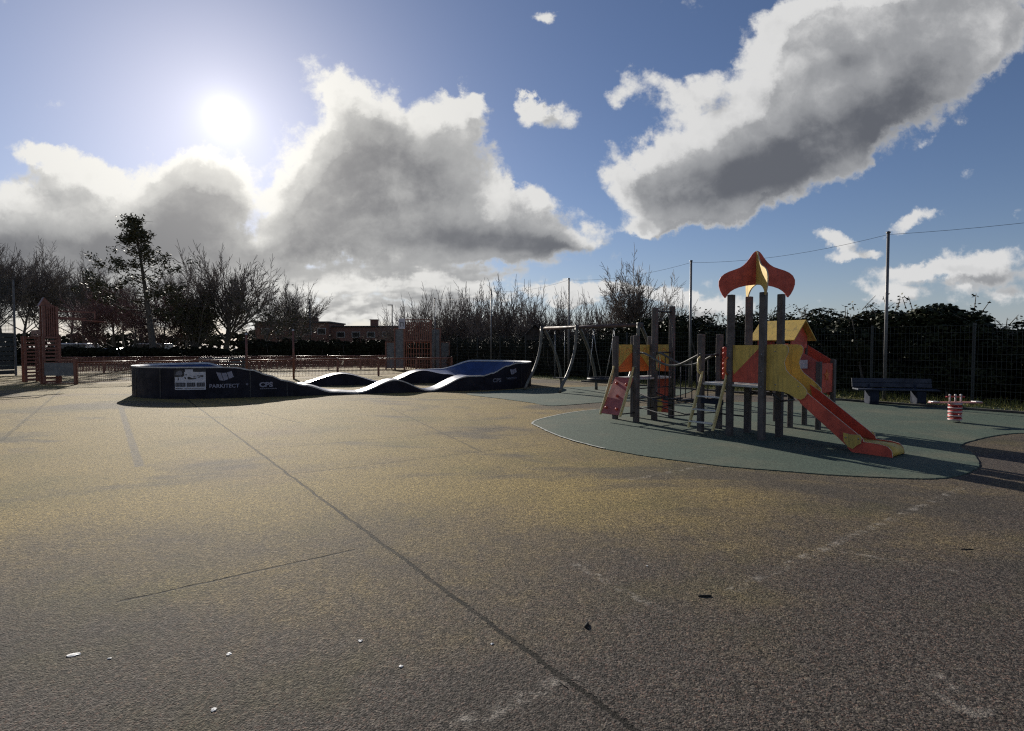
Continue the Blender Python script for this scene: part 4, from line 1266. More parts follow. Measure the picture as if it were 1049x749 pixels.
red_var = [make(330 + i, SHR, 3.2, .05, nm='redtwig', stems=9, spread=24) for i in range(2)]
RT = dict(ROW); RT.update(kids=[13, 8, 6, 4], start=[.2, .2, .2, .2], wob=.12, ang=[(30, 65), (25, 60), (25, 60), (25, 60)], rmin=.012)
redtree = [make(360 + i, RT, 4.2, .12, nm='redtwig') for i in range(2)]

def leaves_mesh(pts, size, seed, m, name='foliage', per=1, spread=.1, elong=1.6):
    rr = random.Random(seed); mb = MB()
    for (p, d) in pts:
        for _ in range(per):
            c = p + Vector((rr.gauss(0, spread), rr.gauss(0, spread), rr.gauss(0, spread)))
            a = Vector((rr.gauss(0, 1), rr.gauss(0, 1), rr.gauss(0, 1))).normalized(); b_ = a.orthogonal().normalized()
            b_ = Matrix.Rotation(rr.uniform(0, 6.28), 3, a) @ b_
            s_ = size * rr.uniform(.6, 1.3)
            u, v = b_ * s_ * elong * .5, a.cross(b_) * s_ * .5
            mb.add([c - u, c + v * .8, c + u, c - v * .8], [(0, 1, 2, 3)])
    return mb.mesh(name, m)

# row behind the red goal, falling away to the right
row_px = [(-34, 70, 250), (-14, 68, 254), (6, 70, 260), (24, 73, 264), (41, 76, 267), (57, 79, 270), (72, 84, 275), (87, 90, 280), (101, 96, 285), (115, 102, 289), (128, 108, 292)]
ordw = ['leftmost', 'second', 'third', 'fourth', 'fifth', 'sixth', 'seventh', 'eighth', 'ninth', 'tenth', 'last']
for i, (x, Z, ytop) in enumerate(row_px):
    ms, hm, _ = row_var[i % 3]
    h = CAM_H + (355 - ytop) * Z / F
    plant_tree(ms, XatY(x, Z), Z, h, hm, i * 1.9, 'bare_tree', 'tall bare tree, %s of the leafless row behind the red goal' % (ordw[i] if i in (0, 10) else ordw[i] + ' from the left'), 'tree', 'tall bare trees in a row at the left', 1.0)
# reddish small trees in front of that row
for i, (x, Z, ytop, lab) in enumerate([(98, 56, 306, 'reddish twiggy small tree left of the tall sparse tree, behind the railing'), (120, 58, 296, 'reddish twiggy tree just left of the tall sparse tree trunk'), (140, 54, 298, 'reddish twiggy tree at the foot of the tall sparse tree'), (168, 57, 294, 'reddish twiggy tree just right of the tall sparse tree trunk'), (183, 60, 302, 'reddish twiggy small tree beside the dense rounded dark tree')]):
    ms, hm, _ = redtree[i % 2]
    plant_tree(ms, XatY(x, Z), Z, CAM_H + (355 - ytop) * Z / F, hm, i * 2.3, 'small_tree', lab, 'tree', 'reddish small trees', 1.1)
# tall sparse evergreen
T = Tree(412)
erng = T.r
def evtrunk(t): return Vector((-.95 * t ** 1.4, .1 * math.sin(4 * t), 12.8 * t))
T.limb.tube([evtrunk(i / 14) for i in range(15)], [.21 * (1 - i / 14) + .02 for i in range(15)], 8, cap=False)
clumps = []
for b_i in range(48):
    t = .30 + .68 * (b_i + erng.random()) / 48
    p = evtrunk(t); az = b_i * 2.4 + erng.uniform(-.5, .5)
    L = (4.6 * (1 - t) ** .8 + .1) * erng.uniform(.3, 1.15)
    if b_i in (7, 12, 18): az, L = PI + .2, 3.2
    rise = erng.uniform(.0, .55)
    pts = [p]
    for k in range(1, 6):
        f = k / 5
        q = p + Vector((math.cos(az) * L * f, math.sin(az) * L * f, L * (rise * f - .15 * f + .35 * f * f))) + Vector((erng.gauss(0, .07), erng.gauss(0, .07), erng.gauss(0, .07)))
        pts.append(q)
        if k >= 3 or t > .75:
            for _ in range(2):
                tw = q + Vector((erng.gauss(0, .28), erng.gauss(0, .28), erng.gauss(.05, .2)))
                T.tw.tube([q, tw], [.016, .009], 3, cap=False)
                if erng.random() < (.5 if t < .75 else .33): clumps.append((tw, Vector((0, 0, 1))))
    T.limb.tube(pts, [.06 * (1 - t) + .022, .05 * (1 - t) + .02, .022, .018, .014, .01], 4, cap=False)
for k in range(10): clumps.append((evtrunk(.9 + .1 * k / 9), Vector((0, 0, 1))))
evl = leaves_mesh(clumps, .115, 5, M['evergreen'], per=34, spread=.17, elong=2.2)
ms = T.meshes(M['bark'], M['twig']) + (evl,); 
plant_tree(ms, XatY(158, 50), 50, CAM_H + (355 - 229) * 50 / F, height_of(ms), .8, 'evergreen_tree', 'tallest tree, sparse evergreen with clumped dark leaves above the reddish trees', 'tree', None, 1.4)
# dense rounded tree
DR = dict(depth=4, seg=[5, 5, 4, 3, 3], kids=[13, 8, 6, 5], start=[.15, .2, .2, .2], ang=[(15, 55), (20, 50), (20, 50), (20, 50)], len=[1.0, .5, .5, .5], rad=[.5, .6, .6, .7], up=[0, .06, .06, .04, .03], wob=.08, rmin=.013, limb_lvl=1, taper=.4, fall=.15)
ms, hm, T = make(515, DR, 2.6, .16)
lf = leaves_mesh(T.tips[::2], .14, 8, M['evergreen'], per=2, spread=.15)
plant_tree(ms + (lf,), XatY(198, 55), 55, CAM_H + (355 - 301) * 55 / F, hm, .4, 'dense_tree', 'dense rounded dark tree left of the wide fan shaped bare tree', 'tree', None, 1.0)
plant_tree(row_var[1][0], XatY(190, 70), 70, CAM_H + (355 - 276) * 70 / F, row_var[1][1], 2.0, 'bare_tree', 'bare tree poking up behind the dense rounded dark tree', 'tree')
plant_tree(fan_var[0][0], XatY(232, 58), 58, CAM_H + (355 - 272) * 58 / F, fan_var[0][1], .3, 'bare_tree', 'wide fan shaped bare tree with bright sky between its branches', 'tree', None, 1.0)
# leaning tree with some leaves
T = Tree(620); T.grow(Vector((0, 0, 0)), Vector((.28, 0, 1)), 3.0, .17, 0, dict(FAN, wob=.12, kids=[10, 6, 5, 3], ang=[(30, 75), (20, 55), (20, 50), (20, 50)]))
lf = leaves_mesh(T.tips[::3], .16, 9, M['evergreen'], per=2, spread=.2)
ms = T.meshes(M['bark'], M['twig']) + (lf,)
plant_tree(ms, XatY(266, 56), 56, CAM_H + (355 - 301) * 56 / F, height_of(ms), 0, 'leaning_tree', 'leaning dark tree with tufts of leaves in front of the brick building', 'tree')
plant_tree(fan_var[1][0], XatY(306, 78), 78, CAM_H + (355 - 299) * 78 / F, fan_var[1][1], 1.3, 'bare_tree', 'bare tree rising behind the brick building near its chimney', 'tree', None, .9)
plant_tree(fan_var[1][0], XatY(646, 30), 30, CAM_H + (355 - 286) * 30 / F, fan_var[1][1], 2.6, 'bare_tree', 'bare spreading tree behind the right end of the swing beam', 'tree', None, 1.0)
# bare shrubs behind the fence
shp = [(408, 52, 322), (425, 50, 316), (442, 47, 312), (457, 46, 309), (472, 44, 307), (487, 42, 305), (503, 40, 306), (520, 39, 304), (536, 37, 306), (552, 36, 311), (570, 35, 316), (588, 34, 312), (606, 33, 317), (622, 32, 313), (668, 29, 312), (688, 28, 317)]
for i, (x, Z, yt) in enumerate(shp):
    ms, hm, _ = shr_var[i % 4]
    o = plant_tree(ms, XatY(x, Z), Z + (i % 3) * 1.2, CAM_H + (355 - yt) * Z / F, hm, i * 1.37, 'bare_shrub', 'bare upright shrub in the thicket behind the fence, number %d from its left end' % (i + 1), 'shrub', 'bare shrubs behind the fence', 1.05)
places = ['at the left end, beside the ball court goal', 'right behind the goal of the ball court', 'just right of the ball court goal', 'left of the fourth net pole, second one', 'left of the fourth net pole, nearest to it', 'touching the fourth net pole on its left', 'right behind the fourth net pole', 'first one right of the fourth net pole', 'left of the dark gable roof', 'directly behind the dark gable roof', 'left of the net pole above the swings', 'right behind the net pole above the swings', 'first one right of the swing net pole', 'left of the spreading bare tree', 'right of the spreading bare tree', 'at the right end, beside the ivy hedge']
k = 0
for o in COL.objects:
    if o.name.startswith('bare_shrub'):
        o['label'] = 'bare upright shrub in the thicket, ' + places[k]; k += 1

# ivy / hedge bushes: leaf clumps with a twiggy inside
def bush(seed, m, n, size, w, d, h, tuft=0.2):
    rr = random.Random(seed); mb = MB(); st = MB()
    for k in range(9):
        p = Vector((rr.uniform(-.38, .38) * w, rr.uniform(-.3, .3) * d, 0)); q = p + Vector((rr.gauss(0, .25), rr.gauss(0, .2), h * rr.uniform(.6, .95)))
        st.tube([p, p.lerp(q, .5) + Vector((rr.gauss(0, .1), rr.gauss(0, .1), 0)), q], [.035, .025, .01], 5, cap=False)
    lumps = [(Vector((rr.uniform(-.42, .42) * w, rr.uniform(-.3, .3) * d, h * rr.uniform(.15, .82))), rr.uniform(.3, .62)) for _ in range(40)] + [(Vector((rr.uniform(-.48, .48) * w, rr.uniform(-.3, .3) * d, h * rr.uniform(.05, .25))), rr.uniform(.35, .5)) for _ in range(14)]
    for i in range(n):
        c, r = lumps[rr.randrange(len(lumps))]
        v = Vector((rr.gauss(0, 1), rr.gauss(0, 1), rr.gauss(0, 1))).normalized()
        p = c + Vector((v.x * r * w * .30, v.y * r * d * .40, v.z * r * h * .32)) * rr.uniform(.6, 1.05) ** .5
        if p.z < .02: p.z = rr.uniform(.02, .3)
        if p.z > h: p.z = h - rr.random() * .3
        a = (v + Vector((rr.gauss(0, .6), rr.gauss(0, .6), rr.gauss(0, .6)))).normalized(); b_ = Matrix.Rotation(rr.uniform(0, 6.28), 3, a) @ a.orthogonal().normalized()
        s_ = size * rr.uniform(.55, 1.3); u, vv = b_ * s_ * .62, a.cross(b_) * s_ * .5
        mb.add([p - u, p + vv, p + u * 1.1, p - vv], [(0, 1, 2, 3)])
    # sprays sticking out of the top
    for k in range(int(60 * tuft)):
        p = Vector((rr.uniform(-.45, .45) * w, rr.uniform(-.3, .3) * d, h * rr.uniform(.72, .95)))
        q = p + Vector((rr.gauss(0, .22), rr.gauss(0, .15), rr.uniform(.15, .55)))
        st.tube([p, q], [.012, .006], 3, cap=False)
        for j in range(9):
            t = rr.random(); c = p.lerp(q, t) + Vector((rr.gauss(0, .05), rr.gauss(0, .05), rr.gauss(0, .05)))
            a = Vector((rr.gauss(0, 1), rr.gauss(0, 1), rr.gauss(0, 1))).normalized(); b_ = a.orthogonal().normalized(); s_ = size * rr.uniform(.5, 1)
            u, vv = b_ * s_ * .6, a.cross(b_) * s_ * .45
            mb.add([c - u, c + vv, c + u, c - vv], [(0, 1, 2, 3)])
    return st.mesh('stems', M['bark'], True), mb.mesh('foliage', m)
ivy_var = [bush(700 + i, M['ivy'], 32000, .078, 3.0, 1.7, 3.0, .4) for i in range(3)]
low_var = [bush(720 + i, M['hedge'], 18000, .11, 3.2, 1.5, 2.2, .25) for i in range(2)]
def plant_bush(ms, x, y, rz, sx, sy, sz, name, label, cat, group):
    o = thing(name, label, cat, (x, y, -.02), rz, group); o.scale = (sx, sy, sz)
    for nm, me in zip(('stems', 'foliage'), ms):
        c = link(bpy.data.objects.new(nm, me)); c.parent = o
    return o
fa = math.atan2(FD.y, FD.x)
ivl = ['low ivy bush at the right edge, below the bare mesh fence top', 'low ivy bush behind the free standing fence post at the right', 'sloping ivy bush right of the bench and the nearest net pole', 'ivy bush directly behind the blue bench', 'ivy bush left of the blue bench, behind the slide end', 'ivy bush behind the little house roof', 'ivy bush right behind the onion roof tower', 'ivy bush between the onion roof and the second net pole', 'ivy bush right behind the second net pole', 'leftmost ivy bush, where the hedge meets the bare thicket']
for i, (t, hz) in enumerate([(-7.2, 1.6), (-4.6, 1.75), (-2.0, 2.5), (0.2, 3.2), (2.9, 2.95), (5.2, 3.2), (7.4, 2.9), (9.6, 3.3), (11.6, 2.8), (13.6, 2.5)]):
    p = FL(t, 2.75 + .2 * (i % 3))
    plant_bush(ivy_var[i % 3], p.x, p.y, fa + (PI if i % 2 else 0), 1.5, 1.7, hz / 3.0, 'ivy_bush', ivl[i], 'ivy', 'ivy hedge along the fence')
p = FL(0.2, 4.6)
plant_bush(ivy_var[1], p.x, p.y, fa, 1.6, 1.2, .8, 'ivy_bush', 'lower ivy bush set back behind the blue bench, seen through a gap in the hedge', 'ivy', 'ivy hedge along the fence')
lol = ['dark hedge bush behind the fence, right of the swings', 'dark hedge bush behind the nest swing', 'dark hedge bush behind the swing with chains', 'dark hedge bush behind the left swing frame', 'dark hedge bush behind the right banked turn', 'dark hedge bush between the banked turn and the ball court goal', 'dark hedge bush beside the ball court goal', 'dark hedge bush behind the ball court goal, the farthest']
for i, t in enumerate([15.8, 18.4, 21.0, 23.6, 26.2, 28.8, 31.4, 34.0]):
    p = FL(t, 1.5)
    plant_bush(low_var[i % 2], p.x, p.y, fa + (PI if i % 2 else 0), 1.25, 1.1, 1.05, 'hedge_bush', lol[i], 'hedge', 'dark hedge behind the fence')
# far hedge behind the ball court
hl = ['farthest left bush of the low far hedge', 'low far hedge bush behind the red goal', 'low far hedge bush right of the red goal', 'low far hedge bush below the reddish trees', 'low far hedge bush below the tall sparse tree', 'low far hedge bush below the dense rounded tree', 'low far hedge bush below the fan shaped tree', 'low far hedge bush below the leaning tree', 'far hedge bush below the brick gable', 'far hedge bush below the middle of the brick building', 'far hedge bush below the chimney end of the brick building', 'far hedge bush left of the ball court goal']
hx = [-2, 28, 58, 88, 118, 150, 182, 212, 268, 310, 345, 382]
for i, x in enumerate(hx):
    Z = 50 - .012 * (i - 5) ** 2; hz = 1.75 if i < 8 else 2.5
    plant_bush(low_var[i % 2], XatY(x, Z), Z, (PI if i % 2 else 0), 1.35, 1.1, hz / 2.2, 'hedge_bush', hl[i], 'hedge', 'low hedge behind the ball court')

# ------------------------------------------------------------------ ball court
A0, A1 = Vector((-18.9, 23.7, 0)), Vector((-3.6, 32.6, 0))
def railing(name, label, a, b_, n, H=1.0, grp=None, sp=.07, bw=.012):
    d = (b_ - a); L = d.length; d.normalize(); rz = math.atan2(d.y, d.x)
    o = thing(name, label, 'railing', tuple(a), rz, grp)
    bl = L / n
    pm_ = MB(); pm_.box((0, 0, H / 2), (.085, .085, H)); pm_.lathe([(H, .05), (H + .03, .045), (H + .05, .001)], 0, 0, 8); pme = pm_.mesh('post', M['mugared'])
    for i in range(n + 1):
        c = link(bpy.data.objects.new('post', pme)); c.parent = o; c.location = (i * bl, 0, 0)
    rm = MB(); rm.tube([(.04, 0, 0), (bl - .04, 0, 0)], .035, 8); rme = rm.mesh('rail', M['mugared'], True)
    fm = MB()
    k = int(bl / sp)
    for i in range(1, k): fm.box((i * bl / k, 0, .5), (bw, .008, .82))
    for z in (.1, .9): fm.box((bl / 2, 0, z), (bl - .09, .02, .02))
    for z in (.3, .5, .7): fm.box((bl / 2, .008, z), (bl - .09, .008, .008))
    fme = fm.mesh('infill_mesh', M['mugared'])
    for i in range(n):
        c = link(bpy.data.objects.new('rail', rme)); c.parent = o; c.location = (i * bl, 0, H - .03)
        c = link(bpy.data.objects.new('infill_mesh', fme)); c.parent = o; c.location = (i * bl, 0, 0)
    return o
railing('ball_court_railing', 'rust red railing along the near side of the ball court', A0, A1, 8)
railing('ball_court_railing', 'rust red railing along the far side of the ball court', Vector((-27.5, 33.3, 0)), Vector((-8.8, 40.0, 0)), 9, sp=.075, bw=.05)
# dark solid board on the first bay by the left goal
bb = thing('kick_board', 'dark grey board fixed between red posts at the left goal', 'board', (-20.3, 23.65, 0), math.atan2(.0, 1.4))
mb = MB(); mb.box((.7, 0, .66), (1.28, .03, .56)); mb.build('board', M['mugagrey'], bb)
mb = MB(); mb.box((1.4, 0, .57), (.11, .11, 1.14)); mb.build('post', M['mugared'], bb, bevel=.01)
mb = MB(); mb.box((.7, 0, 1.06), (1.3, .05, .06)); mb.box((.7, 0, .06), (1.3, .04, .04)); mb.build('frame', M['mugared'], bb)
def goal(label, loc, rz, hoop=True, boardmat='mugared'):
    o = thing('ball_court_goal', label, 'goal', loc, rz, None)
    # frontal plane is local x-z, front faces -y
    fr = MB()
    for x, h in ((-2.25, 2.0), (-1.62, 2.95), (-.95, 2.95), (.95, 3.55), (-.35, 3.55) if False else (1.6, 2.95), (2.25, 2.0)):
        fr.box((x, 0, h / 2), (.10, .10, h))
    fr.box((0, 0, 2.05), (1.8, .09, .09)); fr.box((0, 0, 3.55), (1.9, .06, .06))
    fr.box((-.95, 0, 3.25), (.08, .08, .6))
    for x0, x1, h in ((-2.2, -1.67, 2.0), (1.65, 2.2, 2.0), (-1.57, -1.0, 2.95), (1.0, 1.55, 2.95)): fr.box(((x0 + x1) / 2, 0, h - .04), (x1 - x0, .06, .06))
    fr.build('frame', M['mugared'], o)
    for x0, x1, h in ((-2.2, -1.67, 1.92), (1.65, 2.2, 1.92), (-1.57, -1.0, 2.86), (1.0, 1.55, 2.86)):
        mb = MB(); mb.box(((x0 + x1) / 2, .02, .1 + (h - .1) / 2), (x1 - x0, .02, h - .1)); mb.build('side_panel', M['mugagrey'], o)
    mb = MB()
    for i in range(13): mb.box((-.84 + i * .14, .03, 2.75), (.09, .03, 1.3))
    mb.build('backboard', M[boardmat], o)
    mb = MB()
    for i in range(9): mb.box((-.8 + i * .2, .9, 1.0), (.05, .03, 2.0))
    for z in (.3, .7, 1.1, 1.5, 1.95): mb.box((0, .9, z), (1.7, .02, .04))
    for x in (-.93, .93): mb.bar((x, .05, 1.98), (x, .9, 1.98), .05); mb.box((x, .9, 1.0), (.06, .06, 2.0))
    mb.build('goal_recess', M['mugared'], o)
    if hoop:
        mb = MB(); mb.bar((0, -.02, 3.05), (0, -.3, 3.05), .05)
        mb.tube([(.23 * math.cos(a), -.52 + .23 * math.sin(a), 3.05) for a in [2 * PI * i / 16 for i in range(17)]], .014, 6, cap=False)
        mb.build('hoop', M['mugared'], o)
    return o
g1 = goal('rust red ball court goal with stepped grey panels and white target board', (XatY(428, 39), 39, 0), R(3))
mb = MB(); mb.box((-1.1, -.1, 3.25), (.46, .03, .75)); wb = mb.build('target_board', M['white'], g1, bevel=.02)
mb = MB()
for (x, z, w_, h_) in ((-1.1, 3.35, .26, .05), (-1.2, 3.2, .05, .3), (-1.0, 3.2, .05, .3)): mb.box((x, -.12, z), (w_, .01, h_))
mb.build('target_mark', M['mugagrey'], wb)
# left goal: two slatted piers with a crossbar, a tall tower with hoop arms on the near pier
lg = thing('ball_court_goal', 'rust red ball court goal at the left with a tall pointed tower and hoop arm', 'goal', (-20.3, 23.7, 0), math.atan2(1.6, -2.3))
# local x runs back to the far pier, local -y points into the court (to the right)
def pier(x0, x1, y0, y1, h):
    mb = MB()
    for x in (x0, x1):
        for y in (y0, y1): mb.box((x, y, h / 2), (.09, .09, h))
    mb.build('pier', M['mugared'], lg)
    mb = MB()
    for k in range(int(h / .16)):
        z = .12 + k * .16
        mb.box(((x0 + x1) / 2, y1, z), (x1 - x0 - .08, .03, .08))
        mb.box((x0, (y0 + y1) / 2, z), (.03, abs(y1 - y0) - .08, .08))
    mb.build('slat_panel', M['mugared'], lg)
pier(0, .38, 0, -.55, 2.1); pier(2.55, 2.95, 0, -.5, 2.12)
mb = MB()
for x in (0.06, .36):
    for y in (-.04, -.5): mb.box((x, y, 2.75), (.1, .1, 1.3))
for k in range(6): mb.box((.21, -.09 - k * .075, 2.72), (.36, .05, 1.36))
mb.prism([(.1, 3.4), (-.65, 3.3), (-.3, 3.52), (-.1, 3.78), (.0, 3.6)], lambda u, v, w: Vector((.21 + w, u, v)), .26)
mb.build('tower', M['mugared'], lg, fix=True)
mb = MB(); mb.box((1.45, -.25, 2.14), (2.2, .10, .07)); mb.box((1.45, -.25, 2.3), (2.2, .05, .2)); mb.build('crossbar', M['mugared'], lg)
mb = MB()
for z, l in ((3.22, 1.5), (2.93, 1.1), (2.9, 1.9)): mb.bar((.2, -.5, z), (.2, -.5 - l, z - .1 * (l > 1.6)), .06)
mb.box((.2, -1.95, 3.1), (.05, .05, .4))
mb.tube([(.2 + .23 * math.cos(a), -2.1 + .23 * math.sin(a), 2.8) for a in [2 * PI * i / 16 for i in range(17)]], .02, 6, cap=False)
mb.build('hoop_arm', M['mugared'], lg)

# two tall red posts standing in the court fence
for x, yb, yt, lab in ((253, 391, 343, 'tall thin rust red post behind the ramp end of the pump track wall'), (301, 388.7, 339, 'tall thin rust red post standing free on the court ground')):
    p = G(x, yb); h = CAM_H + (355 - yt) * p.y / F
    o = thing('court_post', lab, 'post', (p.x, p.y, 0), 0, 'tall rust red posts')
    mb = MB(); mb.tube([(0, 0, 0), (0, 0, h)], .05, 8); mb.build('shaft', M['mugared'], o, smooth=True)
    mb = MB(); mb.lathe([(h, .06), (h + .05, .055), (h + .08, .001)], 0, 0, 8); mb.build('cap', M['trim'], o, smooth=True)
# slatted seat behind the ring
sb = thing('slatted_seat', 'long dark slatted metal seat glinting behind the pump track wall', 'seat', (XatY(227, 26.6), 26.6, 0), R(5))
for z, y in ((1.05, .06), (.88, .04), (.72, .02), (.56, 0)):
    mb = MB(); mb.box((0, y, z), (2.2, .05, .10)); mb.build('slat', M['slat'], sb, bevel=.015)
mb = MB(); mb.box((0, -.22, .46), (2.2, .4, .05)); mb.build('seat', M['slat'], sb, bevel=.015)
for x in (-1.0, 1.0):
    mb = MB(); mb.box((x, .02, .52), (.07, .08, 1.04)); mb.build('leg', M['darksteel'], sb)
    mb = MB(); mb.box((x, -.36, .22), (.07, .07, .43)); mb.build('leg', M['darksteel'], sb)

# ------------------------------------------------------------------ high net fence at the far left
nf = thing('high_ball_fence', 'high wire fence with dark boards below at the left edge', 'fence', (-28.2, 31, 0), math.atan2(-9.0, -3.0))
mb = MB()
for i in range(40):
    z = 2.45 + i * .075; mb.box((5, 0, z), (10, .018, .018))
for i in range(60): mb.box((.08 + i * .167, .01, 3.95), (.008, .008, 3.0))
mb.build('wire_mesh', M['meshwire'], nf)
mb = MB()
for i in range(9): mb.box((5, .02, .2 + i * .262), (9.9, .03, .22))
mb.build('board_panel', M['fencepost'], nf)
for i in range(5):
    mb = MB(); mb.box((i * 2.5, .06, 2.7), (.08, .08, 5.4)); mb.build('post', M['netpole'], nf)

# ------------------------------------------------------------------ buildings
def brick_building():
    Z = 86.0
    x0, x1, x2 = XatY(262, Z), XatY(337, Z), XatY(406, Z)
    o = thing('brick_building', 'long low brick building with flat roof line and a stub chimney', 'building', ((x0 + x2) / 2, Z, 0))
    c = (x0 + x2) / 2
    h1, h2 = CAM_H + (355 - 331) * Z / F, CAM_H + (355 - 335) * Z / F
    mb = MB(); mb.box(((x0 + x1) / 2 - c, 4, h1 / 2), (x1 - x0, 8, h1)); mb.box(((x1 + x2) / 2 - c + .01, 4.5, h2 / 2), (x2 - x1 - .02, 7, h2)); mb.build('wall', M['brick'], o)
    mb = MB(); mb.box(((x0 + x1) / 2 - c, 4, h1 + .12), (x1 - x0 + .4, 8.4, .24)); rf = mb.build('roof', M['roofslate'], o)
    mb = MB(); mb.box(((x1 + x2) / 2 - c + .2, 4.5, h2 + .1), (x2 - x1 - .1, 7.4, .2)); rf2 = mb.build('roof', M['roofslate'], o)
    mb = MB(); xc = XatY(379, Z) - c; mb.box((xc, 3, h2 + .65), (1.1, 1.0, 1.1)); mb.box((xc, 3, h2 + 1.24), (1.3, 1.2, .12)); mb.build('chimney', M['brick'], rf2)
    mb = MB(); mb.box((XatY(308, Z) - c, 3, h1 + .6), (3.2, 1.4, .8)); mb.build('roof_box', M['brick'], rf)
    for i in range(5):
        xx = x0 - c + 1.6 + i * 2.2
        mb = MB(); mb.box((xx, -.02, h1 - 1.3), (1.3, .08, 1.0)); w_ = mb.build('window', M['trim'], o)
        mb = MB(); mb.box((xx, -.05, h1 - 1.3), (1.15, .06, .86)); mb.build('pane', M['glass'], w_)
    for i in range(4):
        xx = x1 - c + 1.6 + i * 2.4
        mb = MB(); mb.box((xx, .98, h2 - 1.2), (1.3, .08, .9)); w_ = mb.build('window', M['trim'], o)
        mb = MB(); mb.box((xx, .95, h2 - 1.2), (1.15, .06, .76)); mb.build('pane', M['glass'], w_)
brick_building()
def shed(x, Z, wpx, ridge, eave, label, depth=5.0):
    X = XatY(x, Z); w_ = wpx * Z / F; hr_ = CAM_H + (355 - ridge) * Z / F; he = CAM_H + (355 - eave) * Z / F
    o = thing('shed', label, 'shed', (X, Z, 0))
    mb = MB(); mb.prism([(-w_ / 2, 0), (w_ / 2, 0), (w_ / 2, he), (0, hr_ - .05), (-w_ / 2, he)], lambda u, v, w: Vector((u, depth / 2 + w, v)), depth); mb.build('wall', M['shedwall'], o, fix=True)
    for s_ in (-1, 1):
        mb = MB(); mb.prism([(0, hr_), (s_ * (w_ / 2 + .2), he - .2 * (hr_ - he) / (w_ / 2)), (s_ * (w_ / 2 + .2), he + .08 - .2 * (hr_ - he) / (w_ / 2)), (0, hr_ + .08)], lambda u, v, w: Vector((u, depth / 2 - .1 + w, v)), depth + .3); mb.build('roof', M['roofslate'], o, fix=True)
    mb = MB(); mb.box((0, -.03, 1.0), (.9, .06, 2.0)); mb.build('door', M['post'], o)
shed(548, 33, 22, 333, 344, 'small dark shed with a steep gable behind the left swing frame', 3.0)
shed(476, 46, 66, 337, 345, 'wide dark shed with a shallow gable behind the pump track', 6.0)
# lamp posts
for x, Z, yt, lab in ((318, 66, 307, 'slim dark lamp post in front of the brick building'), (402, 62, 313, 'slim dark lamp post right of the brick building')):
    h = CAM_H + (355 - yt) * Z / F
    o = thing('lamp_post', lab, 'lamp post', (XatY(x, Z), Z, 0), 0, 'slim lamp posts')
    mb = MB(); mb.tube([(0, 0, 0), (0, 0, h)], [.09, .06], 8); mb.build('shaft', M['darksteel'], o, smooth=True)
    mb = MB(); mb.box((-.2, 0, h + .03), (.6, .2, .08)); mb.build('lamp_head', M['darksteel'], o, bevel=.02)
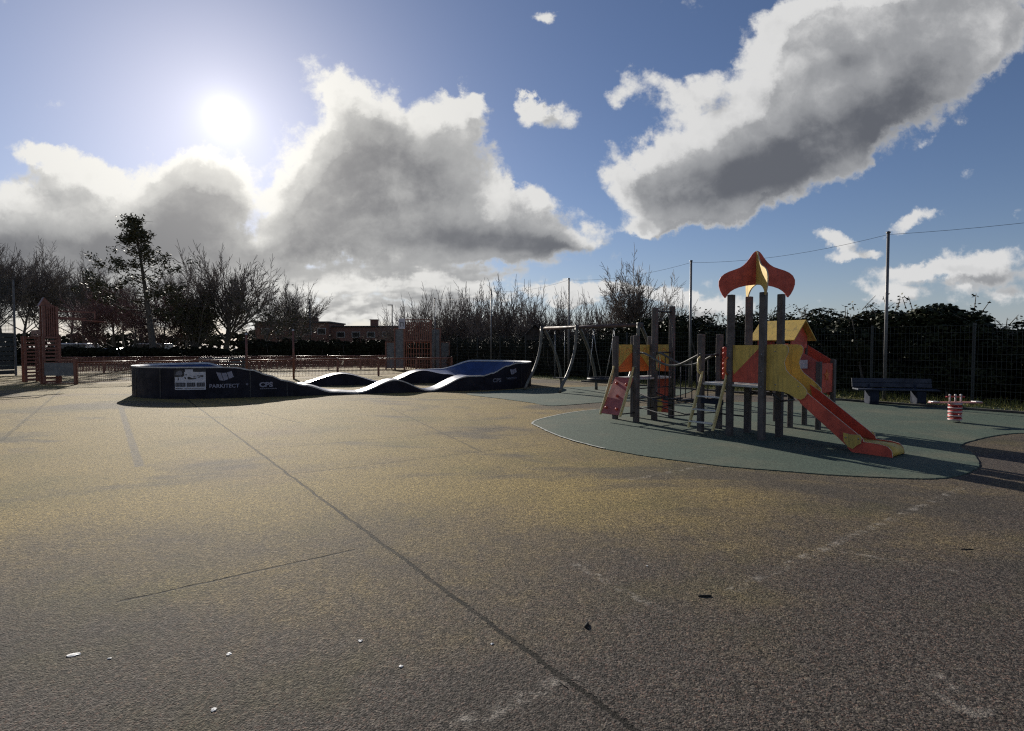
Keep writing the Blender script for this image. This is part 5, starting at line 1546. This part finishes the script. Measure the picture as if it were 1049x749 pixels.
# parked vehicles glimpsed beyond the hedge
def car(x, Z, rz, body, label, van=False, grp=None):
    o = thing('parked_van' if van else 'parked_car', label, 'van' if van else 'car', (XatY(x, Z), Z, 0), rz, grp)
    L, W, H = (4.9, 1.9, 2.0) if van else (4.2, 1.75, 1.45)
    prof = [(-L / 2, .3), (-L / 2, .75), (-L / 2 + .15, .95), (-L / 2 + .8, 1.0), (-L / 2 + 1.45, H - .04), (-L / 2 + 1.8, H), (L / 2 - (.25 if van else 1.0), H), (L / 2 - .1, 1.0), (L / 2, .8), (L / 2, .3)]
    mb = MB(); mb.prism(prof, lambda u, v, w: Vector((u, w, v)), W); mb.build('body', M[body], o, fix=True, bevel=.08)
    mb = MB()
    for s_ in (-1, 1):
        mb.prism([(-L / 2 + 1.0, 1.02), (-L / 2 + 1.5, H - .12), (L / 2 - (.5 if van else 1.15), H - .12), (L / 2 - (.4 if van else .5), 1.02)], lambda u, v, w: Vector((u, s_ * (W / 2 + .004) + w, v)), .02)
    mb.build('window', M['glass'], o, fix=True)
    for sx in (-L / 2 + .8, L / 2 - .8):
        for s_ in (-1, 1):
            mb = MB(); mb.tube([(sx, s_ * (W / 2 - .2), .32), (sx, s_ * (W / 2 + .02), .32)], .32, 14); w_ = mb.build('wheel', M['black'], o)
            mb = MB(); mb.tube([(sx, s_ * (W / 2), .32), (sx, s_ * (W / 2 + .03), .32)], .19, 12); mb.build('rim', M['steel'], w_)
car(74, 60, .1, 'carwhite', 'white van glimpsed over the hedge right of the red goal', True, 'vehicles parked beyond the hedge')
car(112, 62, .05, 'carpaint', 'silver car glimpsed over the hedge below the reddish trees', False, 'vehicles parked beyond the hedge')
car(152, 61, 0, 'carwhite', 'white van glimpsed over the hedge at the tall sparse tree', True, 'vehicles parked beyond the hedge')
car(250, 62, -.05, 'carpaint', 'silver car glimpsed over the hedge below the leaning tree', False, 'vehicles parked beyond the hedge')
# distant treeline beyond everything
mb = MB(); rr = random.Random(44)
for i in range(9000):
    x = rr.uniform(-260, 330); Z = 235 + rr.uniform(0, 14)
    hh = 6.5 + 3.0 * mnoise.noise(Vector((x * .03, 0, 0))) + 1.5 * mnoise.noise(Vector((x * .13, 3, 0)))
    z = hh * rr.random() ** .7; s_ = rr.uniform(.5, 1.3)
    a = rr.uniform(0, PI)
    mb.add([(x - s_ * math.cos(a), Z - s_ * math.sin(a), z - s_ * .5), (x + s_ * math.cos(a), Z + s_ * math.sin(a), z - s_ * .4), (x + s_ * .7 * math.cos(a), Z, z + s_ * .8), (x - s_ * .6 * math.cos(a), Z, z + s_ * .6)], [(0, 1, 2, 3)])
o = mb.build('far_woods', M['hedge']); o['kind'] = 'stuff'; tag(o, 'dark far off woods along the horizon', 'woods')

# ------------------------------------------------------------------ render settings
S.render.engine = 'CYCLES'
S.view_settings.view_transform = 'Standard'
S.view_settings.look = 'None'
S.view_settings.exposure = 0.47
S.view_settings.gamma = 1.0
S.view_settings.use_curve_mapping = False
S.cycles.max_bounces = 6
S.cycles.diffuse_bounces = 3
S.cycles.glossy_bounces = 3
S.cycles.sample_clamp_indirect = 6.0
S.cycles.use_denoising = False
S.cycles.filter_width = 1.2
try: S.cycles.denoiser = 'OPENIMAGEDENOISE'
except Exception: pass
